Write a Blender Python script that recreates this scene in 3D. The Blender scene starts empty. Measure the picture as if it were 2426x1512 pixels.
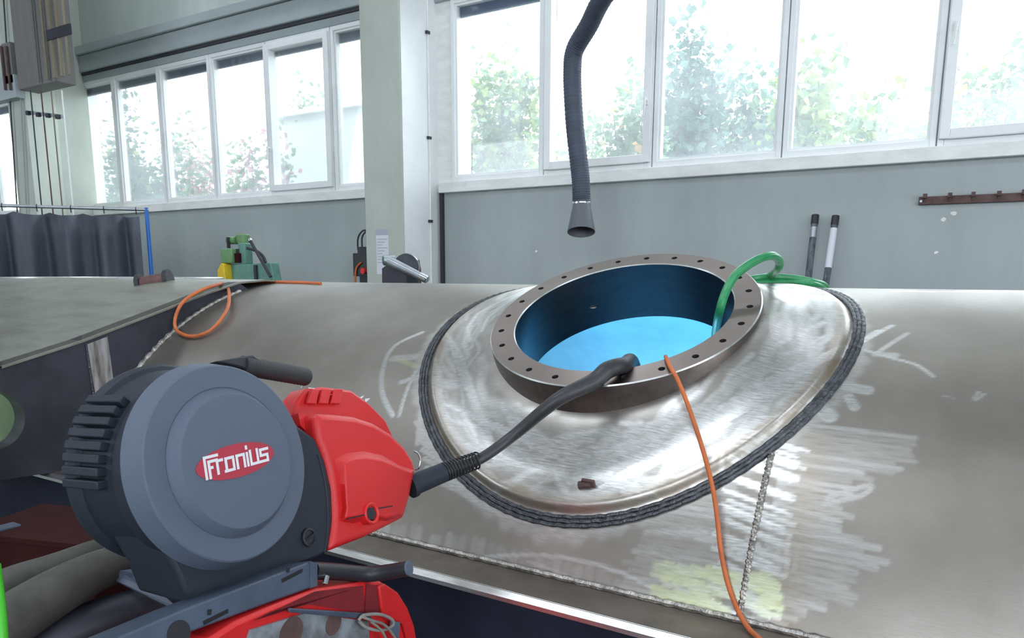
import bpy, bmesh, math, random
import numpy as np
from mathutils import Vector, Matrix
random.seed(7); np.random.seed(7)
D = bpy.data; C = bpy.context.scene.collection; SC = bpy.context.scene
PI = math.pi

# ------------------------------------------------------------------ camera
H = 2.5                                    # camera height above the hall floor
FOC, PX, PY = 1757.06, 1213.0, 955.73      # focal length and principal point in pixels of the 2426x1512 frame
CR = Vector((0.8561984, 0.51663765, 0.00313685))
CU = Vector((-0.09166465, 0.14593052, 0.98503902))
CF = Vector((-0.50845048, 0.84367637, -0.17230289))
CAM = Vector((0, 0, H))
cd = D.cameras.new('camera'); cam = D.objects.new('camera', cd); C.objects.link(cam)
cam.matrix_world = Matrix(((CR.x, CU.x, -CF.x, 0), (CR.y, CU.y, -CF.y, 0), (CR.z, CU.z, -CF.z, H), (0, 0, 0, 1)))
cd.sensor_width = 36.0; cd.lens = FOC / 2426 * 36; cd.shift_y = (PY - 756) / 2426; cd.clip_start = 0.05
SC.camera = cam

# ------------------------------------------------------------------ sky and light
W = D.worlds.new('overcast_sky'); SC.world = W; W.use_nodes = True
bg = W.node_tree.nodes['Background']; bg.inputs[0].default_value = (0.85, 0.915, 1.0, 1); bg.inputs[1].default_value = 6.0
SC.view_settings.view_transform = 'Standard'; SC.view_settings.look = 'None'
SC.view_settings.gamma = 1; SC.view_settings.use_curve_mapping = False
SC.view_settings.exposure = 0.37

def portal(loc, rot, sx, sy):
    l = D.lights.new('daylight_portal', 'AREA'); l.shape = 'RECTANGLE'; l.size = sx; l.size_y = sy
    l.cycles.is_portal = True
    o = D.objects.new('daylight_portal', l); o.location = loc; o.rotation_euler = rot; C.objects.link(o)

# hall dimensions
WY = 5.8                                   # inner face of the window wall
XL, XR, YF, ZC = -15.0, 7.0, -7.0, 7.6
SILL0, SILL1 = H + 0.735, H + 0.825        # sill board
WIN0, WIN1 = H + 0.825, H + 2.40           # window opening

# the arc and added fill lamp inside the vessel
def lamp(name, loc, col, e, r):
    l = D.lights.new(name, 'POINT'); l.color = col; l.energy = e; l.shadow_soft_size = r
    o = D.objects.new(name, l); o.location = loc; C.objects.link(o); return o

# ------------------------------------------------------------------ picking helpers
def ray(px, py): return CF + CR * ((px - PX) / FOC) - CU * ((py - PY) / FOC)
def atX(px, py, X): r = ray(px, py); return CAM + r * (X / r.x)
def atY(px, py, Y): r = ray(px, py); return CAM + r * (Y / r.y)
def atZ(px, py, Z): r = ray(px, py); return CAM + r * ((Z - H) / r.z)
def atD(px, py, d): return CAM + ray(px, py) * d

# ------------------------------------------------------------------ materials
def nt(name):
    m = D.materials.new(name); m.use_nodes = True
    t = m.node_tree; return m, t, t.nodes['Principled BSDF']
def N(t, kind, **kw):
    n = t.nodes.new(kind)
    for k, v in kw.items():
        if k.startswith('i_'):
            key = k[2:]; key = int(key) if key.isdigit() else key.replace('_', ' ')
            n.inputs[key].default_value = v
        else: setattr(n, k, v)
    return n
def L(t, a, b): t.links.new(a, b)
def ramp(t, src, stops):
    r = t.nodes.new('ShaderNodeValToRGB'); e = r.color_ramp.elements
    while len(e) < len(stops): e.new(0.5)
    for el, (p, c) in zip(e, stops):
        el.position = p; el.color = (*c, 1) if len(c) == 3 else c
    L(t, src, r.inputs[0]); return r.outputs[0]
def mat(name, col, rough=0.5, metal=0.0, var=0.0, vscale=4.0, stretch=(1, 1, 1), col2=None, bump=0.0, bscale=60.0, spec=None, coat=0.0):
    m, t, b = nt(name)
    b.inputs['Base Color'].default_value = (*col, 1); b.inputs['Roughness'].default_value = rough; b.inputs['Metallic'].default_value = metal
    if spec is not None: b.inputs['Specular IOR Level'].default_value = spec
    if coat: b.inputs['Coat Weight'].default_value = coat; b.inputs['Coat Roughness'].default_value = 0.15
    if var or col2 or bump:
        tc = N(t, 'ShaderNodeTexCoord'); mp = N(t, 'ShaderNodeMapping'); mp.inputs['Scale'].default_value = stretch
        L(t, tc.outputs['Object'], mp.inputs[0])
        if var or col2:
            no = N(t, 'ShaderNodeTexNoise', i_Scale=vscale, i_Detail=8.0, i_Roughness=0.65); L(t, mp.outputs[0], no.inputs['Vector'])
            c2 = col2 or tuple(c * (1 - var) for c in col); c1 = tuple(min(1, c * (1 + var * .5)) for c in col)
            L(t, ramp(t, no.outputs['Fac'], [(0.33, c2), (0.62, c1)]), b.inputs['Base Color'])
        if bump:
            nb = N(t, 'ShaderNodeTexNoise', i_Scale=bscale, i_Detail=4.0); L(t, mp.outputs[0], nb.inputs['Vector'])
            bp = N(t, 'ShaderNodeBump', i_Strength=bump, i_Distance=0.004); L(t, nb.outputs['Fac'], bp.inputs['Height']); L(t, bp.outputs[0], b.inputs['Normal'])
    return m

M = {}
M['wall'] = mat('grey_green_wall_paint', (0.36, 0.405, 0.405), 0.55, var=0.10, vscale=1.6, stretch=(1.5, 1, 0.35), bump=0.15, bscale=40)
M['wall_top'] = mat('upper_wall_paint', (0.46, 0.52, 0.49), 0.6, var=0.16, vscale=1.2, stretch=(1.2, 1, 0.3), bump=0.1)
M['concrete'] = mat('painted_pillar_concrete', (0.46, 0.495, 0.44), 0.75, var=0.16, vscale=1.1, stretch=(1, 1, 0.6), bump=0.2)
M['white'] = mat('white_frame_paint', (0.80, 0.82, 0.82), 0.4, var=0.05, vscale=3)
M['white_dirty'] = mat('dusty_white_sill_paint', (0.78, 0.79, 0.77), 0.5, var=0.10, vscale=5, stretch=(1, 1, 3))
M['floor'] = mat('hall_floor_concrete', (0.26, 0.27, 0.26), 0.7, var=0.2, vscale=2)
M['ceiling'] = mat('hall_ceiling_sheet', (0.45, 0.47, 0.46), 0.7)
M['lintel'] = mat('grey_lintel_paint', (0.34, 0.39, 0.40), 0.6, var=0.12, vscale=2, stretch=(.5, 1, 2))
M['dark'] = mat('dark_rubber_seal', (0.03, 0.032, 0.04), 0.6)
M['blind'] = mat('blue_grey_blind_sheet', (0.05, 0.08, 0.17), 0.6)
M['black'] = mat('black_plastic', (0.018, 0.02, 0.025), 0.45, bump=0.1, bscale=300)
M['grip'] = mat('ribbed_black_rubber', (0.03, 0.03, 0.033), 0.6, bump=0.3, bscale=200)
M['housing'] = mat('anthracite_moulded_plastic', (0.020, 0.026, 0.038), 0.5, spec=.3, bump=0.25, bscale=700)
M['cover'] = mat('slate_grey_moulded_plastic', (0.098, 0.122, 0.17), 0.5, spec=.35, bump=0.35, bscale=800)
M['red'] = mat('signal_red_moulded_plastic', (0.62, 0.018, 0.02), 0.38, bump=0.2, bscale=600)
M['red_shaded'] = mat('shaded_red_panel', (0.20, 0.011, 0.018), 0.6, var=0.35, vscale=9)  # red darkened to carry the shade of the recess
M['chrome'] = mat('bright_zinc_wire', (0.7, 0.72, 0.75), 0.22, 1.0)
M['logo_red'] = mat('crimson_badge_print', (0.42, 0.03, 0.055), 0.5)
M['logo_white'] = mat('white_badge_print', (0.72, 0.72, 0.75), 0.5)
M['rail'] = mat('slate_blue_powder_coat', (0.055, 0.075, 0.115), 0.5, var=0.3, vscale=7, bump=0.2, bscale=200)
M['hose_black'] = mat('black_torch_hose_rubber', (0.028, 0.028, 0.032), 0.45, var=0.3, vscale=14, bump=0.15, bscale=160)
M['orange'] = mat('orange_cable_jacket', (0.52, 0.13, 0.035), 0.5, var=0.25, vscale=12)
M['green_hose'] = mat('green_hose_rubber', (0.022, 0.24, 0.085), 0.35, var=0.25, vscale=20)
M['leather'] = mat('grey_olive_leather_sleeve', (0.075, 0.073, 0.064), 0.9, var=0.35, vscale=10, bump=0.5, bscale=70)
M['maroon'] = mat('dark_maroon_sheet', (0.035, 0.009, 0.009), 0.9, var=0.3, vscale=6, spec=.1)
M['lime'] = mat('lime_green_sheath', (0.07, 0.50, 0.03), 0.4)
M['curtain'] = mat('slate_welding_curtain', (0.075, 0.085, 0.11), 0.65, var=0.3, vscale=3, stretch=(2, 2, .5))
M['blue_post'] = mat('blue_enamel', (0.02, 0.15, 0.55), 0.4)
M['gal'] = mat('galvanised_tube', (0.42, 0.45, 0.48), 0.4, 0.8, var=0.2, vscale=8)
M['machine_green'] = mat('machine_green_enamel', (0.13, 0.27, 0.11), 0.45, var=0.25, vscale=8)
M['machine_teal'] = mat('machine_teal_enamel', (0.12, 0.27, 0.22), 0.45, var=0.2, vscale=8)
M['yellow'] = mat('yellow_guard_enamel', (0.75, 0.52, 0.02), 0.45, var=0.2, vscale=12)
M['rust'] = mat('brown_rusty_iron', (0.10, 0.055, 0.05), 0.7, var=0.4, vscale=14)
M['ochre'] = mat('ochre_pipe_paint', (0.22, 0.185, 0.13), 0.6, var=0.3, vscale=5, stretch=(1, 1, .2))
M['brown_grey'] = mat('brown_grey_sheet', (0.17, 0.165, 0.158), 0.7, var=0.15, vscale=4, stretch=(2, 2, .3))
M['paper'] = mat('notice_paper', (0.66, 0.67, 0.72), 0.7)
M['print'] = mat('faded_notice_print', (0.40, 0.42, 0.50), 0.7)
M['duct'] = mat('slate_blue_flexible_duct', (0.055, 0.068, 0.10), 0.6, var=0.25, vscale=6, bump=0.4, bscale=120)
M['bark'] = mat('shrub_bark', (0.12, 0.09, 0.06), 0.8)
M['lawn'] = mat('outside_ground_gravel', (0.32, 0.33, 0.28), 0.9, var=0.2)
M['shed'] = mat('pale_render', (0.62, 0.64, 0.64), 0.7)
M['tape'] = mat('grey_worn_label_film', (0.20, 0.22, 0.24), 0.5, var=0.55, vscale=16, col2=(0.07, 0.06, 0.06))
M['clear'] = mat('cloudy_plastic_film', (0.7, 0.72, 0.74), 0.15)
M['strap'] = mat('frayed_grey_cord', (0.25, 0.235, 0.21), 0.8, var=0.3, vscale=30)

def leaf_mat(name, c):
    m, t, b = nt(name); b.inputs['Roughness'].default_value = 0.5
    tc = N(t, 'ShaderNodeTexCoord'); no = N(t, 'ShaderNodeTexNoise', i_Scale=5.0, i_Detail=3.0); L(t, tc.outputs['Object'], no.inputs['Vector'])
    col = ramp(t, no.outputs['Fac'], [(0.3, tuple(x * .6 for x in c)), (0.7, tuple(min(1, x * 1.35) for x in c))])
    L(t, col, b.inputs['Base Color'])
    tr = N(t, 'ShaderNodeBsdfTranslucent'); L(t, col, tr.inputs[0]); mx = N(t, 'ShaderNodeMixShader'); mx.inputs[0].default_value = 0.35
    L(t, b.outputs[0], mx.inputs[1]); L(t, tr.outputs[0], mx.inputs[2]); L(t, mx.outputs[0], t.nodes['Material Output'].inputs[0]); return m
M['leaf'] = leaf_mat('mid_green_leaves', (0.13, 0.23, 0.10))
M['leaf_dark'] = leaf_mat('blue_green_leaves', (0.06, 0.14, 0.10))
M['leaf_lime'] = leaf_mat('yellow_green_leaves', (0.26, 0.34, 0.09))
M['leaf_pink'] = leaf_mat('pink_blossom', (0.55, 0.24, 0.30))
M['leaf_orange'] = leaf_mat('amber_leaves', (0.55, 0.30, 0.10))

def glass_mat():  # glare haze over the outside mixed in as a translucent veil
    m, t, b = nt('glare_veil_glass'); out = t.nodes['Material Output']; t.nodes.remove(b)
    tr = N(t, 'ShaderNodeBsdfTransparent'); tr.inputs[0].default_value = (0.96, 0.98, 0.97, 1)
    gl = N(t, 'ShaderNodeBsdfGlossy', i_Roughness=0.03); tl = N(t, 'ShaderNodeBsdfTranslucent'); tl.inputs[0].default_value = (0.9, 0.95, 1, 1)
    fr = N(t, 'ShaderNodeFresnel', i_IOR=1.45); m1 = N(t, 'ShaderNodeMixShader'); m2 = N(t, 'ShaderNodeMixShader')
    tc = N(t, 'ShaderNodeTexCoord'); no = N(t, 'ShaderNodeTexNoise', i_Scale=2.2, i_Detail=5.0); L(t, tc.outputs['Object'], no.inputs['Vector'])
    veil = N(t, 'ShaderNodeMapRange', i_1=0.3, i_2=0.75, i_3=0.09, i_4=0.17); L(t, no.outputs['Fac'], veil.inputs[0])
    L(t, veil.outputs[0], m1.inputs[0]); L(t, tr.outputs[0], m1.inputs[1]); L(t, tl.outputs[0], m1.inputs[2])
    ml = N(t, 'ShaderNodeMath', operation='MULTIPLY'); ml.inputs[1].default_value = 0.6; L(t, fr.outputs[0], ml.inputs[0])
    L(t, ml.outputs[0], m2.inputs[0]); L(t, m1.outputs[0], m2.inputs[1]); L(t, gl.outputs[0], m2.inputs[2]); L(t, m2.outputs[0], out.inputs[0]); return m
M['glass'] = glass_mat()

def steel_mat():
    """shell plate: mill finish, ground strokes and painted window reflections (attribute finish.r), heat tint (g), painted yellow-green reflection (b)"""
    m, t, b = nt('shell_plate_steel')
    at = N(t, 'ShaderNodeAttribute', attribute_name='finish'); sp = N(t, 'ShaderNodeSeparateColor'); L(t, at.outputs['Color'], sp.inputs[0])
    uv = N(t, 'ShaderNodeUVMap', uv_map='plate'); 
    n1 = N(t, 'ShaderNodeTexNoise', i_Scale=2.3, i_Detail=8.0, i_Roughness=0.6); L(t, uv.outputs[0], n1.inputs['Vector'])
    mp = N(t, 'ShaderNodeMapping'); mp.inputs['Scale'].default_value = (30, 260, 1); L(t, uv.outputs[0], mp.inputs[0])
    n2 = N(t, 'ShaderNodeTexNoise', i_Scale=1.0, i_Detail=6.0, i_Roughness=0.7); L(t, mp.outputs[0], n2.inputs['Vector'])
    mill = ramp(t, n1.outputs['Fac'], [(0.3, (0.225, 0.204, 0.180)), (0.55, (0.30, 0.277, 0.247)), (0.75, (0.37, 0.346, 0.312))])
    def mixc(f, a, bb):
        x = N(t, 'ShaderNodeMix', data_type='RGBA'); L(t, f, x.inputs[0])
        for s, i in ((a, 6), (bb, 7)):
            if isinstance(s, tuple): x.inputs[i].default_value = (*s, 1)
            else: L(t, s, x.inputs[i])
        return x.outputs[2]
    br = ramp(t, n2.outputs['Fac'], [(0.3, (0.42, 0.42, 0.405)), (0.7, (0.80, 0.80, 0.79))])
    c = mixc(sp.outputs[0], mill, br)
    c = mixc(sp.outputs[1], c, (0.34, 0.22, 0.10))
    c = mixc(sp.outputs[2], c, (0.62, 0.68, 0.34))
    L(t, c, b.inputs['Base Color'])
    b.inputs['Metallic'].default_value = 0.92
    r1 = N(t, 'ShaderNodeMapRange', i_1=0.0, i_2=1.0, i_3=0.44, i_4=0.33); L(t, sp.outputs[0], r1.inputs[0])
    r2 = N(t, 'ShaderNodeMath', operation='MULTIPLY_ADD'); r2.inputs[1].default_value = 0.25; L(t, n2.outputs['Fac'], r2.inputs[0]); L(t, r1.outputs[0], r2.inputs[2])
    r3 = N(t, 'ShaderNodeMath', operation='SUBTRACT'); r3.inputs[1].default_value = 0.12; L(t, r2.outputs[0], r3.inputs[0]); L(t, r3.outputs[0], b.inputs['Roughness'])
    ad = N(t, 'ShaderNodeMath', operation='MULTIPLY_ADD'); ad.inputs[1].default_value = 0.5; L(t, n2.outputs['Fac'], ad.inputs[0]); L(t, sp.outputs[0], ad.inputs[2])
    bp = N(t, 'ShaderNodeBump', i_Strength=0.22, i_Distance=0.0015); L(t, ad.outputs[0], bp.inputs['Height']); L(t, bp.outputs[0], b.inputs['Normal'])
    return m
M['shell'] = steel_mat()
M['shell_in'] = mat('shell_inside_steel', (0.62, 0.62, 0.61), 0.7, 0.0, var=0.12, vscale=5)
M['weld'] = mat('dark_weld_bead', (0.10, 0.105, 0.115), 0.42, 0.85, var=0.5, vscale=50, bump=0.8, bscale=160)
M['weld_bright'] = mat('wire_brushed_weld_bead', (0.42, 0.40, 0.37), 0.35, 0.9, var=0.6, vscale=60, bump=0.9, bscale=170)
M['scale'] = mat('mill_scale_plate', (0.19, 0.165, 0.14), 0.5, 0.7, var=0.25, vscale=7)
M['edge'] = mat('bright_cut_edge', (0.72, 0.72, 0.70), 0.3, 0.95, var=0.2, vscale=12, stretch=(1, 6, 6))
M['bluescale'] = mat('blue_black_mill_scale', (0.05, 0.052, 0.068), 0.5, 0.5, var=0.35, vscale=4)
M['top_plate'] = mat('grey_plate_steel', (0.29, 0.29, 0.245), 0.45, 0.8, var=0.25, vscale=3.5, stretch=(1, 2.5, 1))
def flange_mat():
    m, t, b = nt('turned_flange_steel')
    tg = N(t, 'ShaderNodeTangent', direction_type='RADIAL', axis='Z'); L(t, tg.outputs[0], b.inputs['Tangent'])
    b.inputs['Anisotropic'].default_value = 0.75; b.inputs['Metallic'].default_value = 1.0; b.inputs['Roughness'].default_value = 0.34
    tc = N(t, 'ShaderNodeTexCoord'); no = N(t, 'ShaderNodeTexNoise', i_Scale=6.0, i_Detail=5.0); L(t, tc.outputs['Object'], no.inputs['Vector'])
    L(t, ramp(t, no.outputs['Fac'], [(0.3, (0.22, 0.182, 0.165)), (0.7, (0.275, 0.23, 0.208))]), b.inputs['Base Color']); return m
M['flange'] = flange_mat()
M['rim'] = mat('oily_flange_rim', (0.20, 0.17, 0.155), 0.38, 0.9, var=0.35, vscale=9)
M['bore'] = mat('turned_bore_steel', (0.12, 0.128, 0.15), 0.32, 1.0, var=0.1, vscale=10, stretch=(1, 1, 6))
M['hole'] = mat('drilled_hole_steel', (0.10, 0.10, 0.10), 0.5, 0.8)

# ------------------------------------------------------------------ mesh builders
class MB:
    def __init__(s): s.v = []; s.f = []; s.sm = []
    def add(s, vs, fs, smooth=False):
        o = len(s.v); s.v += [Vector(v) for v in vs]; s.f += [[i + o for i in f] for f in fs]; s.sm += [smooth] * len(fs); return s
    def box(s, lo, hi):
        (a, b, c), (d, e, f) = lo, hi
        vs = [(a, b, c), (d, b, c), (d, e, c), (a, e, c), (a, b, f), (d, b, f), (d, e, f), (a, e, f)]
        return s.add(vs, [(0, 3, 2, 1), (4, 5, 6, 7), (0, 1, 5, 4), (1, 2, 6, 5), (2, 3, 7, 6), (3, 0, 4, 7)])
    def obox(s, c, ax, ay, az):
        c, ax, ay, az = map(Vector, (c, ax, ay, az)); vs = [c + ax * i + ay * j + az * k for k in (-1, 1) for i, j in ((-1, -1), (1, -1), (1, 1), (-1, 1))]
        fs = [(0, 3, 2, 1), (4, 5, 6, 7), (0, 1, 5, 4), (1, 2, 6, 5), (2, 3, 7, 6), (3, 0, 4, 7)]
        if ax.cross(ay).dot(az) < 0: fs = [f[::-1] for f in fs]
        return s.add(vs, fs)
    def prism(s, pts, vec):
        pts = [Vector(p) for p in pts]; vec = Vector(vec); n = len(pts)
        nrm = sum(((pts[i] - pts[0]).cross(pts[(i + 1) % n] - pts[0]) for i in range(1, n - 1)), Vector())
        if nrm.dot(vec) > 0: pts = pts[::-1]
        vs = pts + [p + vec for p in pts]
        fs = [tuple(range(n)), tuple(range(2 * n - 1, n - 1, -1))] + [(i, i + n, (i + 1) % n + n, (i + 1) % n) for i in range(n)]
        return s.add(vs, fs)
    def tube(s, pts, r, seg=12, caps=True, smooth_path=0, closed=False):
        pts = [Vector(p) for p in pts]
        rs = list(r) if hasattr(r, '__len__') else [r] * len(pts)
        if smooth_path: pts, rs = spline(pts, rs, smooth_path, closed)
        n = len(pts); T = []
        for i in range(n):
            a = pts[(i - 1) % n] if closed or i > 0 else pts[i]; b = pts[(i + 1) % n] if closed or i < n - 1 else pts[i]
            T.append((b - a).normalized())
        u = T[0].orthogonal().normalized(); vs = []
        for i in range(n):
            u = (u - T[i] * u.dot(T[i])).normalized(); w = T[i].cross(u)
            vs += [pts[i] + (u * math.cos(2 * PI * k / seg) + w * math.sin(2 * PI * k / seg)) * rs[i] for k in range(seg)]
        fs = []
        for i in range(n if closed else n - 1):
            j = (i + 1) % n
            for k in range(seg): fs.append((i * seg + k, i * seg + (k + 1) % seg, j * seg + (k + 1) % seg, j * seg + k))
        s.add(vs, fs, True)
        if caps and not closed:
            s.add(vs[:seg], [tuple(range(seg))[::-1]]); s.add(vs[-seg:], [tuple(range(seg))])
        return s
    def lathe(s, o, ax, prof, seg=64, u=None, a0=0, a1=2 * PI):
        """prof: (distance along axis, radius); normals point away from the axis when the profile runs forward"""
        o, ax = Vector(o), Vector(ax).normalized(); u = Vector(u).normalized() if u else ax.orthogonal().normalized(); w = ax.cross(u)
        full = abs(a1 - a0 - 2 * PI) < 1e-6; m = seg if full else seg + 1; vs = []
        for d, r in prof:
            for k in range(m):
                a = a0 + (a1 - a0) * k / seg; vs.append(o + ax * d + (u * math.cos(a) + w * math.sin(a)) * r)
        fs = []
        for i in range(len(prof) - 1):
            for k in range(seg):
                k2 = (k + 1) % m; q = (i * m + k, i * m + k2, (i + 1) * m + k2, (i + 1) * m + k)
                fs.append(q)
        return s.add(vs, fs, True)
    def build(s, name, m, parent=None, angle=35, bevel=0, bseg=2):
        me = D.meshes.new(name); off = wloc(parent) if parent else Vector()
        me.from_pydata([tuple(v - off) for v in s.v], [], s.f); me.materials.append(m)
        for p, q in zip(me.polygons, s.sm): p.use_smooth = q
        bm = bmesh.new(); bm.from_mesh(me); bmesh.ops.remove_doubles(bm, verts=bm.verts, dist=1e-5); bm.to_mesh(me); bm.free()
        if any(s.sm): me.set_sharp_from_angle(angle=math.radians(angle))
        o = D.objects.new(name, me); C.objects.link(o)
        if parent: o.parent = parent
        if bevel:
            b = o.modifiers.new('bevel', 'BEVEL'); b.width = bevel; b.segments = bseg; b.limit_method = 'ANGLE'; b.angle_limit = math.radians(40); b.harden_normals = False
            for p in me.polygons: p.use_smooth = True
            me.set_sharp_from_angle(angle=math.radians(50))
        return o
def wloc(o):
    v = Vector()
    while o: v += o.location; o = o.parent
    return v
def spline(pts, rs, n, closed=False):
    P, Rr = [], []; m = len(pts)
    for i in range(m if closed else m - 1):
        g = (lambda k: k % m) if closed else (lambda k: min(max(k, 0), m - 1))
        p0, p1, p2, p3 = (pts[g(i + k)] for k in (-1, 0, 1, 2))
        for j in range(n):
            t = j / n
            P.append(0.5 * ((2 * p1) + (p2 - p0) * t + (2 * p0 - 5 * p1 + 4 * p2 - p3) * t * t + (3 * p1 - p0 - 3 * p2 + p3) * t ** 3))
            Rr.append(rs[g(i)] * (1 - t) + rs[g(i + 1)] * t)
    if not closed: P.append(pts[-1]); Rr.append(rs[-1])
    return P, Rr
def tag(o, label=None, cat=None, group=None, kind=None):
    if label: o['label'] = label
    if cat: o['category'] = cat
    if group: o['group'] = group
    if kind: o['kind'] = kind
    return o
def thing(name, label, cat, loc, group=None):
    o = D.objects.new(name, None); o.location = loc; o.empty_display_size = 0.05; C.objects.link(o); return tag(o, label, cat, group)
def struct(name, mb, m, label=None, parent=None, bevel=0):
    o = mb.build(name, m, parent, bevel=bevel)
    if not parent: tag(o, label, None, None, 'structure')
    return o

# ================================================================== THE HALL
struct('floor', MB().box((XL, YF, -0.1), (XR, WY + .3, 0)), M['floor'], 'grey concrete hall floor')
# window wall: panels below and above the window band
wb = MB().box((XL, WY, 0), (XR, WY + .3, SILL0 + .01)); struct('wall_back', wb, M['wall'], 'grey-green wall below the long row of windows')
wt = MB().box((XL, WY, WIN1), (XR, WY + .3, ZC)); struct('wall_upper', wt, M['wall_top'], 'grey-green wall above the window row')
lt = MB().box((-10.15, WY - .07, WIN1 + .105), (XR, WY, WIN1 + .30)).box((-10.15, WY - .11, WIN1 + .30), (XR, WY, WIN1 + .40)); lt.box((-10.15, WY - .03, WIN1 - .01), (XR, WY, WIN1 + .072))
struct('trim_1', lt, M['lintel'], 'grey lintel beam running above the windows', bevel=.008)
struct('trim_2', MB().box((-10.15, WY - .04, WIN1 + .072), (XR, WY + .02, WIN1 + .105)), M['dark'], 'dark gap strip under the lintel beam')
# unseen roof: sheets with daylight openings added to light walls and pad
SKY = [(-10.8, -8.6), (-4.6, -0.75), (3.0, 5.0)]; SY0, SY1 = -1.4, 0.35
SL = (-12.5, 3.0, 4.62, 5.12)                # long opening added to light the window wall
cb = MB().box((XL, YF, ZC), (XR, SY0, ZC + .15)).box((XL, SY1, ZC), (XR, SL[2], ZC + .15)).box((XL, SL[3], ZC), (XR, WY + .3, ZC + .15)).box((XL, SL[2], ZC), (SL[0], SL[3], ZC + .15)).box((SL[1], SL[2], ZC), (XR, SL[3], ZC + .15))
portal(((SL[0] + SL[1]) / 2, (SL[2] + SL[3]) / 2, ZC + .1), (0, 0, 0), SL[1] - SL[0], SL[3] - SL[2])
xs_ = [XL] + [x for s_ in SKY for x in s_] + [XR]
for i in range(0, len(xs_), 2): cb.box((xs_[i], SY0, ZC), (xs_[i + 1], SY1, ZC + .15))
struct('ceiling', cb, M['ceiling'], 'grey sheet hall roof with openings added for light')
for a, b in SKY: portal(((a + b) / 2, (SY0 + SY1) / 2, ZC + .1), (0, 0, 0), b - a, SY1 - SY0)
# remaining walls (outside the frame): openings placed and sized for their light
struct('wall_left', MB().box((XL - .2, YF, 0), (XL, WY + .3, ZC)), M['wall'], 'grey-green end wall far left')
GA = (-2.6, 1.9, 1.7, 4.7)
wr = MB().box((XR, YF, 0), (XR + .2, GA[0], ZC)).box((XR, GA[1], 0), (XR + .2, WY + .3, ZC)).box((XR, GA[0], GA[3]), (XR + .2, GA[1], ZC)).box((XR, GA[0], 0), (XR + .2, GA[1], GA[2]))
struct('wall_right', wr, M['wall'], 'end wall to the right with an opening sized for its light')
portal((XR + .1, (GA[0] + GA[1]) / 2, (GA[2] + GA[3]) / 2), (0, PI / 2, 0), GA[3] - GA[2], GA[1] - GA[0])
wf = MB().box((XL, YF - .2, 0), (XR, YF, 3.6)).box((XL, YF - .2, 6.2), (XR, YF, ZC)).box((-9.0, YF - .2, 3.6), (-2.0, YF, 6.2)); struct('wall_front', wf, M['wall'], 'hall wall behind the camera with high openings added for light')
portal((-12.0, YF - .1, 4.9), (-PI / 2, 0, 0), 6.0, 2.6)
portal(((XR - 2.0) / 2, YF - .1, 4.9), (-PI / 2, 0, 0), XR + 2.0, 2.6)
portal(((XL + XR) / 2, WY + .35, (WIN0 + WIN1) / 2), (PI / 2, 0, 0), XR - XL, WIN1 - WIN0)

# ---- pillars
XP1 = -4.23
xa, xb = XP1, atX(957, 590, XP1).y                      # side plane and depth of the front face
P1F = 5.28
P1L = atY(866, 560, P1F).x; P1R = atY(953, 400, P1F).x
struct('trim_3', MB().box((P1L, P1F, 0), (P1R, WY + .02, ZC)), M['concrete'], 'square concrete pillar between the two window bays', bevel=.01)
P2F = 4.75
XP2 = -10.2; P2R = atY(74, 380, P2F).x; P2L = atY(33, 380, P2F).x
p2 = MB().prism([(P2R, P2F, 0), (XP2, WY + .02, 0), (P2L - .2, WY + .02, 0), (P2L, P2F, 0)], (0, 0, ZC))
struct('trim_4', p2, M['concrete'], 'pale concrete pillar at the far left with cables in front')

# ---- window panes
def window(n, x0, x1, label, sash=False, handle=None, blind=True):
    fr = MB(); y0, y1 = WY - .02, WY + .06; w = .042
    fr.box((x0 + .004, y0, WIN0), (x0 + w, y1, WIN1)).box((x1 - w, y0, WIN0), (x1 - .004, y1, WIN1))
    fr.box((x0 + w, y0, WIN0), (x1 - w, y1, WIN0 + .05)).box((x0 + w, y0, WIN1 - .05), (x1 - w, y1, WIN1))
    o = struct('window_%d' % n, fr, M['white'], label, bevel=.004)
    g = .05 if sash else .0
    if sash:
        sb = MB(); a, b, c, d = x0 + .012, x1 - .012, WIN0 + .045, WIN1 - .045; q = .062
        sb.box((a, y0 - .03, c), (a + q, y1 - .01, d)).box((b - q, y0 - .03, c), (b, y1 - .01, d)).box((a + q, y0 - .03, c), (b - q, y1 - .01, c + q)).box((a + q, y0 - .03, d - q), (b - q, y1 - .01, d))
        sb.build('sash', M['white'], o, bevel=.005)
    else:
        sb = MB(); a, b, c, d = x0 + w, x1 - w, WIN0 + .05, WIN1 - .05; q = .018
        sb.box((a, y0 + .02, c), (a + q, y1, d)).box((b - q, y0 + .02, c), (b, y1, d)).box((a + q, y0 + .02, c), (b - q, y1, c + q)).box((a + q, y0 + .02, d - q), (b - q, y1, d))
        sb.build('glazing_bead', M['white'], o)
    MB().box((x0 + .03, WY + .03, WIN0 + .04), (x1 - .03, WY + .036, WIN1 - .04)).build('pane', M['glass'], o)
    MB().box((x1 - .008, WY + .0, WIN0), (x1 + .008, WY + .03, WIN1)).build('joint_seal', M['lintel'], o)
    if blind: MB().box((x0 + .05, WY + .05, WIN1 - .15), (x1 - .05, WY + .075, WIN1 - .03)).build('blind', M['blind'], o)
    if handle is not None:
        hx, hz = handle; hb = MB().tube([(hx, y0 - .03, hz), (hx, y0 - .075, hz)], .011).obox((hx, y0 - .035, hz), (.014, 0, 0), (0, .006, 0), (0, 0, .034))
        hb.tube([(hx, y0 - .075, hz + .012), (hx, y0 - .078, hz - .04), (hx - .006, y0 - .075, hz - .12)], [.011, .010, .008]); hb.build('handle', M['white_dirty'], o)
nw = 0
def xw(px, py): return atY(px, py, WY).x
right_x = [-4.14, -3.177, -2.205, -1.222, -.247, .72, 1.70]
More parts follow.
